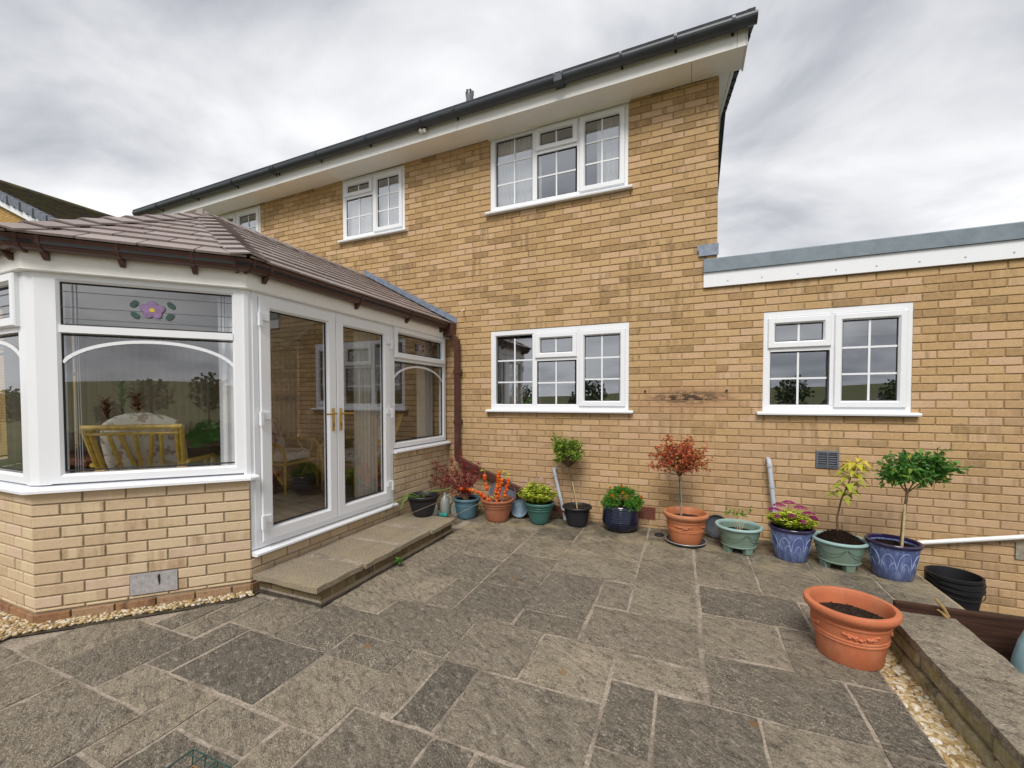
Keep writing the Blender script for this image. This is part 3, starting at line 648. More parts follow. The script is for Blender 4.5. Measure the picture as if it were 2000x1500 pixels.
for (ya, yb) in ((.02, RY), (RY, 6.25)):
    MB().prism([(.172, ya, rz(ya)-.055), (.172, yb, rz(yb)-.055), (.172, yb, rz(yb)-.16), (.172, ya, rz(ya)-.16)], (.03, 0, 0)).build('bargeboard', 'pvc_soffit', house)
    MB().prism([(.0, ya, rz(ya)-.135), (.0, yb, rz(yb)-.135), (.0, yb, rz(yb)-.150), (.0, ya, rz(ya)-.150)], (.171, 0, 0)).build('verge_soffit', 'pvc_soffit', house)
for x0 in (-9.6, -.1):
    MB().prism([(x0, .215, -.4), (x0, 6.0, -.4), (x0, 6.0, rz(6.0)-.155), (x0, RY, rz(RY)-.155), (x0, .215, rz(.2)-.155)], (.098, 0, 0)).build('gable_wall', 'farbrick', house)
MB().box(-9.5, -.1, 5.9, 6.0, -.4, 4.8).build('rear_wall', 'farbrick', house)
fl = MB(); fl.lathe([(.062, 0), (.062, .92), (.066, .93), (.066, 1.0), (.055, 1.03), (.040, 1.05), (.030, 1.05)], (-3.76, 1.5, 5.70), 16); flo = fl.build('flue', 'fluegrey', house)
for k in range(6):
    th = k*math.pi/3+.2; MB().box(-3.76+.057*math.cos(th)-.012, -3.76+.057*math.cos(th)+.012, 1.5+.057*math.sin(th)-.012, 1.5+.057*math.sin(th)+.012, 6.66, 6.735).build('flue_slot', 'dark', flo)
# lead at the corner, air brick, pipes, stub
MB().pbox(PH, -.196, .012, .002, .020, 3.045, 3.105).pbox(PH, -.180, .012, .004, .024, 2.985, 3.044).build('lead_flashing', 'lead', house)
ab = MB(); ab.pbox(PH, -.805, -.600, -.02, .006, .085, .228); abo = ab.build('air_brick', 'airbrick', house)
h = MB()
for i in range(11):
    for j in range(7):
        s = -.796+i*.0172; z = .097+j*.0176; h.pbox(PH, s, s+.010, .0055, .0068, z, z+.010)
h.build('air_hole', 'dark', abo)
for x in (-.722, .105): MB().tube([(x, .0, 1.545), (x, -.012, 1.545)], .012, 8).build('wall_plug', 'dark', house)
op = MB(); op.tube([(-3.06, .02, 3.03-.37), (-3.04, -.09, 3.0-.37)], .010, 8); op.build('overflow_pipe', 'whitepipe', house)
def pipe(path, r, name, mat, parent, collars=()):
    b = MB(); b.tube(path, r, 12)
    for (p, q) in collars: b.tube([p, q], r*1.22, 12)
    return b.build(name, mat, parent)
V = Vector
pipe([V((-1.775, .03, .60)), V((-1.775, -.05, .60)), V((-1.772, -.072, .585)), V((-1.765, -.078, .56)), V((-1.62, -.10, -.02))], .021, 'waste_pipe', 'greypvc', house, [(V((-1.775, -.035, .60)), V((-1.775, -.06, .60))), (V((-1.765, -.078, .56)), V((-1.755, -.079, .52)))])

# the eaves fall slightly towards the far end of the house
for o in [q for q in house.children if q.name.split('.')[0] in ('soffit_board', 'fascia_board', 'gutter', 'roof', 'soffit_trim')] + [q for q in gut.children]:
    for v in o.data.vertices: v.co.z += .0135*min(0.0, WO[o].x + v.co.x + .6)
# ---------------------------------------------------------------- side extension
ext = thing('side_extension', 'single storey flat roofed brick extension with grey topped white fascia', 'extension', (1.6, 2.5, 0))
ewall = holed_wall('wall', PH, 0, 3.4, -.60, 2.75, [W3], MORT_O, .2, 'mortar', ext)
ecells = brick_cells(0, 3.4, -.60, 2.70, ZT, [W3, (.9, 1.09, .77, .945)])
lay_bricks(ecells, PH, ewall, 'brick_o', 'brick_j', 300, vis=lambda c: c[0] < 2.45 and c[2] > -.42)
window(PH, *W3, False, ext); room(PH, *W3, ext)
MB().pbox(PH, .45, 1.62, -.20, -.19, 2.08, 2.36).build('roller_blind', 'blind', ext)
MB().pbox(PH, -.130, 3.4, .002, .030, 2.647, 2.800).build('fascia', 'pvc', ext)
MB().prism([PH(-.132, 2.802, .0015), PH(-.132, 2.802, .050), PH(-.132, 2.935, .044), PH(-.132, 2.950, .020), PH(-.132, 2.946, .0015)], (3.53, 0, 0)).build('roof_trim', 'felt', ext)
for k in range(9):
    x = .10+k*.31; MB().pbox(PH, x-.006, x+.006, .030, .033, 2.690, 2.702).build('fixing_cap', 'metal_grey', ext)
MB().box(-.0, 3.4, .01, 5.8, 2.76, 2.93).build('flat_roof', 'felt', ext)
MB().box(3.3, 3.398, .22, 5.8, -.5, 2.75).build('gable_wall', 'farbrick', ext)
MB().box(0.02, 3.29, 5.7, 5.8, -.5, 2.75).build('rear_wall', 'farbrick', ext)
vg = MB(); vg.ring(PH, .903, 1.087, .775, .943, [(0, -.02), (0, .012), (.016, .015), (.016, -.02)]); vo = vg.build('vent_grille', 'ventgrey', ext)
MB().pbox(PH, .915, 1.075, -.025, -.018, .79, .93).build('vent_back', 'dark', vo)
for k in range(6):
    z = .796+k*.0225; MB().prism([PH(.915, z, .010), PH(.915, z+.013, -.008), PH(.915, z+.016, -.008), PH(.915, z+.004, .012)], (.16, 0, 0)).build('louvre', 'ventgrey', vo)
MB().pbox(PH, .990, 1.000, -.01, .014, .79, .93).build('vent_bar', 'ventgrey', vo)
pipe([V((.492, .03, .835)), V((.492, -.04, .835)), V((.493, -.066, .82)), V((.495, -.075, .79)), V((.545, -.085, .30)), V((.57, -.09, .02))], .022, 'waste_pipe', 'greypvc', ext,
     [(V((.495, -.075, .79)), V((.4975, -.0755, .765))), (V((.516, -.079, .585)), V((.519, -.0795, .557)))])
pipe([V((.70, -.06, -.06)), V((1.0, -.055, .0)), V((1.78, -.045, .155)), V((2.5, -.04, .30)), V((3.3, -.04, .43))], .021, 'white_pipe', 'whitepipe', ext)
MB().pbox(PH, 2.345, 2.62, .001, .014, .07, .215).build('timber_patch', 'greybark', ext)
# ---------------------------------------------------------------- conservatory
con = thing('conservatory', 'white framed conservatory on a pale brick dwarf wall with slate tiled roof', 'conservatory', (CXC, -1.9, 0))
CZ = .85
def dwarf(P, s0, s1, holes, rot, limit, mat='cbrick_o', phase=0.0):
    w = holed_wall('dwarf_wall', P, s0, s1, -.12, CZ, holes, -.009, .19, 'cmortar', con)
    if limit:
        lay_bricks([c for c in brick_cells(s0, s1, .075, CZ, CZ, holes, phase)], P, w, mat, mat, limit, rotz=rot)
        lay_bricks([c for c in brick_cells(s0, s1, -.05, .07, .072, holes, phase+.07)], P, w, 'redbrick_o', 'redbrick_o', limit, rotz=rot, proud=.010)
dwarf(PD, 0, 2.85, [(1.16, 2.835, .272, 3)], R(90), 400, phase=.06)
dwarf(PF, 0, FL, [(.445, .715, .101, .249)], R(45), 400, phase=.05)
dwarf(PFR, 0, B.x-B2.x, [], 0, 400, phase=.03)
dwarf(PF2, 0, FL, [], 0, 0); dwarf(PD2, 0, 2.85, [], 0, 0)
# rendered vent cover low on the splayed side
vc = MB(); vc.pbox(PF, .448, .712, -.02, .006, .106, .246); vco = vc.build('vent_cover', 'ventstone', con)
MB().prism([PF(.545, .228, .0065), PF(.552, .233, .0065), PF(.560, .222, .0065), PF(.557, .185, .0065), PF(.550, .152, .0065), PF(.544, .185, .0065)], PF(0, 0, .001)-PF(0, 0, 0)).build('vent_slot', 'dark', vco)
def poly_off(o, z):           # corner points of the plan offset outwards by o
    k = o/math.cos(R(22.5))
    bis = [Vector((math.cos(R(-22.5)), math.sin(R(-22.5)), 0)), Vector((math.cos(R(-67.5)), math.sin(R(-67.5)), 0))]
    a, b = A+bis[0]*k, B+bis[1]*k
    pts = [Vector((A.x+o, -.002, 0)), a, b, Vector((2*CXC-b.x, b.y, 0)), Vector((2*CXC-a.x, a.y, 0)), Vector((2*CXC-A.x-o, -.002, 0))]
    return [p+Vector((0, 0, z)) for p in pts]
def sweep(prof, name, mat, parent, i0=0, i1=5):
    b = MB(); rows = [poly_off(o, z)[i0:i1+1] for (o, z) in prof]; n = len(prof); m = i1-i0+1
    vs = [rows[k][i] for i in range(m) for k in range(n)]
    fs = [(i*n+k, i*n+(k+1) % n, (i+1)*n+(k+1) % n, (i+1)*n+k) for i in range(m-1) for k in range(n)] + [list(range(n)), list(range((m-1)*n, m*n))]
    b.add(vs, fs); return b.build(name, mat, parent)
# cills
cp = [(-.10, .850), (.030, .850), (.046, .856), (.046, .872), (.030, .884), (-.10, .902)]
sweep(cp, 'cill', 'pvc', con, 1, 4)
b = MB(); b.prism([PD(-.0+.004, z, o) for o, z in cp], PD(1.165, 0, 0)-PD(0, 0, 0)); b.build('cill', 'pvc', con)
b = MB(); b.prism([PD(2.80, z, o) for o, z in cp], PD(.06, 0, 0)-PD(0, 0, 0)); b.build('cill', 'pvc', con)
b = MB(); b.prism([PD(1.165, z, o) for o, z in [(-.1, .268), (.045, .268), (.060, .275), (.060, .290), (.03, .297), (-.1, .312)]], PD(1.67, 0, 0)-PD(0, 0, 0)); b.build('door_cill', 'pvc', con)
# eaves beam (fascia) and its drip trim
sweep([(-.10, 2.281), (.012, 2.281), (.012, 2.392), (-.10, 2.392)], 'eaves_fascia', 'pvc_soffit', con)
sweep([(-.05, 2.270), (.020, 2.270), (.024, 2.276), (.0135, 2.2845), (-.05, 2.2805)], 'drip_trim', 'pvc_old', con)

# corner posts
def post(C0, P1, s1, P2, s2, z0=.900, z1=2.283):
    b = MB(); poly = [P1(s1, z0, -.012), P2(s2, z0, -.012), P2(s2, z0, -.085), P1(s1, z0, -.085)]
    c = C0+Vector((0, 0, z0)); bis = ((P1(0, 0, 1)-P1(0, 0, 0))+(P2(0, 0, 1)-P2(0, 0, 0))).normalized()
    d1 = (c-poly[0]).normalized(); d2 = (poly[1]-c)
    poly = [poly[0], poly[0]+(c-poly[0])*.62-bis*.006, poly[1]+(c-poly[1])*.62-bis*.006, poly[1], poly[2], poly[3]]
    b.prism(poly, (0, 0, z1-z0)); return b.build('corner_post', 'pvc', con)
post(A, PF, .034, PD, 2.80, z0=.31); post(B, PFR, .085, PF, 1.104); post(B2, PF2, .085, PFR, B.x-B2.x-.085); post(A2, PD2, .05, PF2, FL-.034)
# glazed sides
CF = [(0, -.08), (0, -.012), (.045, -.012), (.060, -.026), (.060, -.08)]
CS = [(0, -.05), (0, .010), (.008, .018), (.050, .018), (.066, -.004), (.066, -.05)]
def arch(P, root, s0, s1, z0, z1, base, o=-.028):
    b = MB(); n = 28; L = []; w = .011
    for k in range(n+1):
        th = math.pi*k/n; sc = (s0+s1)/2; hw = (s1-s0)/2+.03; h = z1-.025-base
        c = math.cos(th); L.append((sc-hw*c, base+h*(math.sin(th)**.86), c))
    for k in range(n):
        (a, za, c1), (d, zd, c2) = L[k], L[k+1]
        def cl(s): return min(max(s, s0), s1)
        t = Vector((d-a, 0, zd-za)).normalized(); nx, nz = -t.z*w, t.x*w
        if max(a, d) < s0 or min(a, d) > s1: continue
        b.add([P(cl(a+nx), za+nz, o), P(cl(a-nx), za-nz, o), P(cl(d-nx), zd-nz, o), P(cl(d+nx), zd+nz, o),
               P(cl(a+nx), za+nz, o-.008), P(cl(a-nx), za-nz, o-.008), P(cl(d-nx), zd-nz, o-.008), P(cl(d+nx), zd+nz, o-.008)],
              [(0, 1, 2, 3), (7, 6, 5, 4), (0, 3, 7, 4), (1, 5, 6, 2)])
    b.build('arch_bar', 'pvc', root)
def motif(P, root, s0, s1, z0, z1, o=-.027, sgn=1):
    sc, zc = (s0+s1)/2, z0+(z1-z0)*.47; H = z1-z0; l = MB()
    for f in (.14, .42, .80): l.pbox(P, s0, s1, o, o+.002, z0+H*f-.0018, z0+H*f+.0018)
    for s in (s0+.055, s0+.075, s1-.055, s1-.075): l.pbox(P, s-.0016, s+.0016, o+.0004, o+.0023, z0, z1)
    l.build('lead_line', 'leadline', root)
    def disc(cs, cz, rs, rzz, rot, oo, name, mat, n=14):
        b = MB(); q = []
        for k in range(n):
            t = 2*math.pi*k/n; x, y = rs*math.cos(t), rzz*math.sin(t); q.append(P(cs+x*math.cos(rot)-y*math.sin(rot), cz+x*math.sin(rot)+y*math.cos(rot), oo))
        b.prism(q, P(0, 0, .0014)-P(0, 0, 0)); b.build(name, mat, root)
    r = H*.145
    for k in range(5):
        t = R(90+72*k); disc(sc+r*.95*math.cos(t), zc+r*.75*math.sin(t), r*.93, r*.80, t, o+.0030+k*.0003, 'petal_outline', 'leadline'); disc(sc+r*.95*math.cos(t), zc+r*.75*math.sin(t), r*.83, r*.70, t, o+.0046+k*.0003, 'petal', 'plum')
    disc(sc, zc, r*.42, r*.36, 0, o+.0070, 'flower_eye', 'star')
    for (dx, dz, ro) in ((-2.7, 1.05, 50), (-2.5, -1.0, 130), (2.6, .95, -50), (2.5, -1.05, -130)):
        disc(sc+dx*r, zc+dz*r, r*.80, r*.52, R(ro), o+.0030, 'leaf_outline', 'leadline'); disc(sc+dx*r, zc+dz*r, r*.68, r*.42, R(ro), o+.0046, 'leaf', 'plumleaf')
def cside(P, s0, s1, gl, gu, sash, gm='cglass'):
    b = MB(); b.ring(P, s0, s1, .905, 2.282, CF)
    b.pbox(P, s0+.055, s1-.055, -.08, -.0125, 1.892, 1.940); root = b.build('side_window', 'pvc', con)
    pane(P, root, gl[0], gl[1], .985, 1.878, 1, 1, -.036, gm); arch(P, root, gl[0], gl[1], .985, 1.878, 1.60)
    if sash:
        MB().ring(P, gu[0]-.075, gu[1]+.075, 1.925, 2.270, CS).build('sash', 'pvc', root); pane(P, root, gu[0], gu[1], 2.000, 2.195, 1, 1, -.030, gm); motif(P, root, gu[0], gu[1], 2.000, 2.195, -.026)
    else:
        pane(P, root, gu[0], gu[1], 1.948, 2.216, 1, 1, -.036, 'cglass'); motif(P, root, gu[0], gu[1], 1.948, 2.216, -.032)
    return root
cside(PF, .034, 1.104, (.088, 1.040), (.088, 1.040), False)
FRL = B.x-B2.x
cside(PFR, .085, FRL-.085, (.140, FRL-.140), (.175, FRL-.175), True, 'dglass')
cside(PF2, .085, FL-.034, (.14, FL-.09), (.14, FL-.09), False)
cside(PD, .045, 1.175, (.115, 1.118), (.165, 1.075), True, 'dglass')
cside(PD2, .05, 1.45, (.11, 1.39), (.11, 1.39), False); cside(PD2, 1.45, 2.80, (1.51, 2.74), (1.51, 2.74), False)
# french doors
def door(s0, s1, handle_s, hinge_s, sg):
    b = MB(); b.ring(PD, s0, s1, .352, 2.248, [(0, -.05), (0, .004), (.006, .010), (.082, .010), (.098, -.006), (.098, -.05)]); d = b.build('door', 'pvc', con)
    pane(PD, d, s0+.103, s1-.103, .465, 2.145, 1, 1, -.022, 'dglass')
    hb = MB(); hb.bbox(-3.31+.0105, -3.31+.020, -handle_s-.014, -handle_s+.014, 1.165, 1.375, .003); hb.tube([PD(handle_s, 1.325, .018), PD(handle_s, 1.325, .055), PD(handle_s-sg*.02, 1.325, .060), PD(handle_s-sg*.120, 1.322, .058)], .0085, 8); ho = hb.build('handle', 'gold', d)
    MB().pbox(PD, handle_s-.0045, handle_s+.0045, .0202, .0212, 1.205, 1.235).build('keyhole', 'dark', ho)
    for z in (.50, 1.30, 2.06):
        h = MB(); h.pbox(PD, min(hinge_s, hinge_s+sg*-.0)-.012, hinge_s+.012, .010, .034, z-.045, z+.06); a = hinge_s + (.018 if sg > 0 else -.018); h.pbox(PD, min(a, a+sg*.055), max(a, a+sg*.055), .0105, .026, z+.0, z+.055); h.build('hinge', 'pvc', d)
fr = MB(); fr.ring(PD, 1.176, 2.800, .312, 2.282, [(0, -.07), (0, -.004), (.042, -.004), (.046, -.012), (.046, -.07)]); fr.pbox(PD, 1.22, 2.76, -.07, -.0045, 2.25, 2.28); fr.build('door_frame', 'pvc', con)
door(1.2265, 1.992, 1.955, 1.222, 1); door(1.998, 2.752, 2.045, 2.757, -1)
for sg_o in ():
    pass
# gutter, brackets
gp = [(.016, 2.402), (.028, 2.388), (.066, 2.386), (.086, 2.394), (.100, 2.412), (.110, 2.444), (.113, 2.456), (.117, 2.462), (.109, 2.462), (.105, 2.456), (.100, 2.442), (.090, 2.416), (.079, 2.403), (.064, 2.396), (.031, 2.396), (.024, 2.404), (.024, 2.456), (.016, 2.456)]
cg = sweep(gp, 'gutter', 'brown', con)
def gbracket(P, s, long=True):
    b = MB(); w = .0105
    b.prism([P(s-w, z, o) for o, z in [(.0125, 2.376), (.030, 2.379), (.068, 2.379), (.090, 2.389), (.105, 2.409), (.119, 2.458), (.119, 2.468), (.102, 2.468), (.102, 2.4635), (.1145, 2.4635), (.1005, 2.4115), (.0865, 2.3935), (.066, 2.3855), (.014, 2.3875)]], P(2*w, 0, 0)-P(0, 0, 0))
    if long: b.prism([P(s-w-.004, z, o) for o, z in [(.0125, 2.340), (.026, 2.340), (.064, 2.3785), (.0125, 2.3795)]], P(2*w+.008, 0, 0)-P(0, 0, 0))
    b.build('gutter_bracket', 'brown', cg)
for s in (.22, .95, 1.75, 2.72): gbracket(PD, s)
for s in (.05, .30, .70, 1.08): gbracket(PF, s, s not in (.05,))
for s in (.10, .40, .78, 1.06): gbracket(PFR, s)
gbracket(PD, 2.86, False); gbracket(PF, 1.18, False)
# ---- roof
ZE, ZR = 2.468, 3.290
ev = poly_off(.108, ZE); apex = Vector((CXC, -2.22, ZR)); rend = Vector((CXC, -.004, ZR))
deck = MB(); dn = Vector((0, 0, -.045))
slopes = [[ev[0], ev[1], apex, rend], [ev[1], ev[2], apex], [ev[2], ev[3], apex], [ev[3], ev[4], apex], [ev[4], ev[5], rend, apex]]
for sl in slopes: deck.prism([p-Vector((0, 0, .008)) for p in sl], dn)
deck.build('roof_deck', 'dark', con)
cl = MB()
for sl in slopes: cl.add([Vector((CXC+(p.x-CXC)*.93, p.y*.985-.02, p.z-.075)) for p in sl], [list(range(len(sl)))])
cl.build('ceiling', 'ceiling', con)
roofo = MB().prism([apex+Vector((-.02, 0, -.06)), apex+Vector((.02, 0, -.06)), rend+Vector((.02, 0, -.06)), rend+Vector((-.02, 0, -.06))], (0, 0, .05)).build('roof', 'tile', con)
def clip(poly, a, b):
    out = []; n = len(poly)
    def sd(p): return (b[0]-a[0])*(p[1]-a[1]) - (b[1]-a[1])*(p[0]-a[0])
    for i in range(n):
        p, q = poly[i], poly[(i+1) % n]; dp, dq = sd(p), sd(q)
        if dp >= 0: out.append(p)
        if (dp >= 0) != (dq >= 0): t = dp/(dp-dq); out.append((p[0]+(q[0]-p[0])*t, p[1]+(q[1]-p[1])*t))
    return out
GA = .19
def tile_slope(sl, full=True):
    p0, p1 = sl[0], sl[1]; u = (p1-p0).normalized(); nrm = (p1-p0).cross(sl[2]-p0).normalized()
    if nrm.z < 0: nrm = -nrm
    w = nrm.cross(u).normalized()
    if w.z < 0: w = -w
    P2 = [((p-p0).dot(u), (p-p0).dot(w)) for p in sl]
    area = sum(P2[i][0]*P2[(i+1) % len(P2)][1]-P2[(i+1) % len(P2)][0]*P2[i][1] for i in range(len(P2)))
    if area < 0: P2 = P2[::-1]
    umin, umax = min(p[0] for p in P2), max(p[0] for p in P2); wmax = max(p[1] for p in P2)
    i = 0
    while i*GA < wmax-.03:
        w0 = i*GA-(.02 if i == 0 else 0); w1 = i*GA+GA+.03; off = (i % 2)*.155 + random.uniform(-.012, .012)+.04*((i*7) % 3); k = math.floor((umin-off)/.31)-1
        while off+k*.31 < umax:
            a = off+k*.31+.005; bb = a+.31-.010; k += 1
            r = [(a, w0), (bb, w0), (bb, w1), (a, w1)]
            for e in range(len(P2)):
                q0, q1 = P2[e], P2[(e+1) % len(P2)]
                if i == 0 and abs(q0[1]) < 1e-4 and abs(q1[1]) < 1e-4: continue
                r = clip(r, q0, q1)
                if len(r) < 3: break
            if len(r) < 3: continue
            ar = abs(sum(r[j][0]*r[(j+1) % len(r)][1]-r[(j+1) % len(r)][0]*r[j][1] for j in range(len(r))))/2
            if ar < .0015: continue
            def pt(q, dz): return p0+u*q[0]+w*q[1]+nrm*(.021-.016*(q[1]-w0)/(w1-w0)+dz+jt)
            jt = random.uniform(0, .003); m = MB(); n = len(r)
            m.add([pt(q, 0) for q in r]+[pt(q, -.015) for q in r], [list(range(n)), list(range(n, 2*n))[::-1]]+[(j, (j+1) % n, n+(j+1) % n, n+j) for j in range(n)])
            m.build('tile', 'tile', roofo, rcol())
        i += 1
    return nrm
nrms = [tile_slope(s) for s in slopes[:3]]
for s in slopes[3:]:
    MB().prism([p+Vector((0, 0, .004)) for p in s], Vector((0, 0, .016))).build('roof_slope', 'tile', roofo, rcol())
def caps(p0, p1, n1, n2, n, c1, c2, wd=.15, wd1=None):
    ax = (p1-p0).normalized()
    def side(nr, other):
        s = nr.cross(ax).normalized(); return s
    s1 = n1.cross(ax).normalized(); s2 = n2.cross(ax).normalized(); md = (p0+p1)/2
    if s1.dot(c1-md) < 0: s1 = -s1
    if s2.dot(c2-md) < 0: s2 = -s2
    for k in range(n):
        a = p0+(p1-p0)*(k/n); b = p0+(p1-p0)*min(1.0, (k+1.16)/n); m = MB(); nn = (n1+n2).normalized()
        f0 = (wd if wd1 is None else wd+(wd1-wd)*k/n); f1 = (wd if wd1 is None else wd+(wd1-wd)*min(1, (k+1)/n)); 
        la, lb = nn*.050, nn*.030; d = nn*-.012
        va = [a+la+s1*f0-n1*.010, a+la, a+la+s2*f0-n2*.010]; vb = [b+lb+s1*f1-n1*.008, b+lb, b+lb+s2*f1-n2*.008]
        # keep the wings on the slope planes
        m.add(va+vb+[x+d for x in va]+[x+d for x in vb], [(0, 1, 4, 3), (1, 2, 5, 4), (6, 9, 10, 7), (7, 10, 11, 8), (0, 6, 7, 1), (1, 7, 8, 2), (3, 4, 10, 9), (4, 5, 11, 10), (0, 3, 9, 6), (2, 8, 11, 5)])
        m.build('hip_tile', 'tile', roofo, rcol())
up_ = Vector((0, 0, 1))
nl = Vector((-nrms[0].x, nrms[0].y, nrms[0].z)); nf2 = Vector((-nrms[1].x, nrms[1].y, nrms[1].z))
def cen(i): return sum(slopes[i], Vector())/len(slopes[i])
caps(ev[1]-(apex-ev[1]).normalized()*.03, apex, nrms[0], nrms[1], 11, cen(0), cen(1), .13); caps(ev[2]-(apex-ev[2]).normalized()*.03, apex, nrms[1], nrms[2], 10, cen(1), cen(2), .13)
caps(ev[3], apex, nrms[2], nf2, 10, cen(2), cen(3), .13); caps(apex+Vector((0, -.07, 0)), rend, nrms[0], nl, 12, cen(0), cen(4), .12)
MB().box(CXC-.05, CXC+.05, -2.30, -2.285, ZR-.01, ZR+.045).build('ridge_end', 'tile', roofo, rcol())
# lead flashing where the roof meets the house wall
ld = MB(); e0, e1 = ev[0]+Vector((.035, 0, -.01)), rend; dr = (e1-e0).normalized(); nn = nrms[0]
nseg = 9
for k in range(nseg):
    a = e0+(e1-e0)*(k/nseg); b2 = e0+(e1-e0)*(min(1, (k+1.03)/nseg)); j = .001*(k % 2)
    ld.add([a+Vector((0, -.006-j, .03)), b2+Vector((0, -.006-j, .03)), b2+Vector((0, -.006-j, .105)), a+Vector((0, -.006-j, .105)), a+nn*.028+Vector((0, -.075, 0)), b2+nn*.028+Vector((0, -.075, 0))],
           [(0, 1, 2, 3), (0, 1, 5, 4)])
ld.build('lead_flashing', 'lead', con)
# brown downpipe
dp = MB(); yy = -.085
dp.box(-3.290, -3.172, -.150, -.040, 2.30, 2.455)
dp.tube([V((-3.225, -.09, 2.40)), V((-3.225, -.09, 2.335)), V((-3.15, yy, 2.275)), V((-3.118, yy, 2.235)), V((-3.118, yy, .70)), V((-3.10, yy, .655)), V((-1.62, yy, .075))], .031, sq=True)
dpo = dp.build('downpipe', 'brown', con)
for z in (1.80, 1.13): MB().box(-3.156, -3.08, yy-.038, yy+.08, z, z+.055).build('pipe_clip', 'brown', dpo)
# floor inside
MB().prism([Vector((p.x, p.y, .285)) for p in poly_off(-.17, 0)], (0, 0, .02)).build('floor', 'floor', con)
fj = MB()
for k in range(9): x = -6.0+k*.45; fj.box(x, x+.006, -3.5 if -5.3 < x < -4.2 else -2.7, -.05, .3052, .3062)
for k in range(8): y = -.3-k*.45; fj.box(-6.0 if y > -2.8 else -5.2, -3.5 if y > -2.8 else -4.3, y, y+.006, .3054, .3064)
fj.build('floor_joint', 'cmortar', con)
# inner window board
for P, s0, s1 in ((PF, .02, FL-.02), (PFR, .02, FRL-.02), (PD, .0, 1.15)):
    MB().pbox(P, s0, s1, -.26, -.10, .86, .885).build('window_board', 'pvc', con)
# ---------------------------------------------------------------- patio
base = MB()
base.box(-8.0, .68, -7.0, -.0, -.46, -.010); base.box(.68, 1.50, -1.80, -.0, -.46, -.010)
patio = base.build('patio', 'joint'); tag(patio, kind='structure')
SL = [(-4.40,-3.71,-4.40,-3.87),(-3.71,-3.26,-4.40,-3.87),(-3.26,-2.60,-4.55,-3.87),(-3.89,-3.49,-3.87,-3.39),(-3.49,-3.05,-3.87,-3.39),
 (-3.49,-3.29,-3.39,-2.86),(-3.29,-3.07,-3.39,-2.86),(-3.05,-2.84,-3.65,-3.18),(-2.84,-2.19,-3.65,-3.19),(-3.05,-2.61,-3.87,-3.65),(-3.07,-2.64,-3.18,-2.76),
 (-2.61,-2.38,-4.10,-3.66),(-2.38,-1.95,-3.87,-3.66),(-1.95,-1.73,-4.10,-3.66),(-2.61,-2.38,-4.55,-4.10),(-2.38,-1.95,-4.35,-3.87),(-1.95,-1.30,-4.55,-4.10),
 (-2.64,-2.20,-3.20,-2.73),(-2.64,-2.23,-2.73,-2.475),(-2.20,-1.75,-3.205,-2.975),(-2.19,-1.735,-3.66,-3.205),(-1.755,-1.53,-3.46,-2.98),(-1.53,-1.31,-3.46,-2.985),
 (-1.31,-.65,-3.47,-2.995),(-1.73,-1.29,-3.95,-3.46),(-1.29,-1.08,-3.75,-3.47),(-1.08,-.65,-3.75,-3.47),(-2.22,-1.55,-2.975,-2.485),(-1.55,-1.10,-2.985,-2.505),
 (-1.10,-.65,-2.995,-2.53),(-.645,-.42,-3.25,-2.80),(-.645,-.42,-3.65,-3.25),(-.65,-.195,-2.795,-2.55),(-.42,.028,-3.45,-2.81),(.028,.465,-3.45,-2.82),
 (-.19,.47,-2.82,-2.365),(.47,.68,-2.81,-2.38),(.465,.68,-3.25,-2.81),(-.19,.25,-2.36,-1.88),(.25,.68,-2.37,-1.88),(-.19,.46,-1.88,-1.42),(.46,.86,-1.80,-1.48),(.86,1.50,-1.80,-1.40),
 (-.885,-.20,-2.54,-2.055),(-.65,-.20,-2.05,-1.61),(-.89,-.65,-2.045,-1.60),(-1.36,-.66,-1.59,-1.11),(-.66,-.21,-1.60,-1.02),(-1.34,-.89,-2.28,-1.59),(-1.32,-.89,-2.52,-2.28),
 (-1.80,-1.34,-2.0,-1.33),(-1.79,-1.33,-2.495,-2.0),(-2.01,-1.79,-2.475,-2.03),(-2.66,-2.01,-2.475,-2.0),(-2.29,-1.80,-2.025,-1.54),(-2.30,-1.81,-1.54,-1.06),
 (-2.66,-2.29,-2.0,-1.20),(-2.66,-2.30,-1.20,-.57),(-2.31,-1.81,-1.06,-.45),(-1.81,-1.35,-1.33,-.80),(-1.35,-.66,-1.11,-.50),(-1.81,-1.35,-.80,-.0),(-1.35,-.66,-.50,-.0),
 (-.66,-.21,-1.02,-.45),(-.66,-.21,-.45,-.0),(-.21,.25,-1.41,-.74),(-.21,.25,-.74,-.0),(.25,.71,-1.44,-.74),(.25,.71,-.74,-.0),(.71,1.12,-1.44,-.74),(1.12,1.50,-1.36,-.70),(.71,1.12,-.74,-.0),(1.12,1.50,-.70,-.0),
 (-2.31,-1.81,-.45,-.0),(-2.75,-2.31,-.57,-.0),(-3.30,-2.75,-.92,-.0),(-3.35,-2.66,-2.0,-1.0)]
for a, b, c, d in ((-1.30,-.65,-4.4,-3.75),(-.65,.0,-4.3,-3.65),(.0,.68,-4.3,-3.45),(-5.1,-4.40,-4.5,-3.95),(-6.0,-5.1,-4.6,-3.95)): SL.append((a, b, c, d))
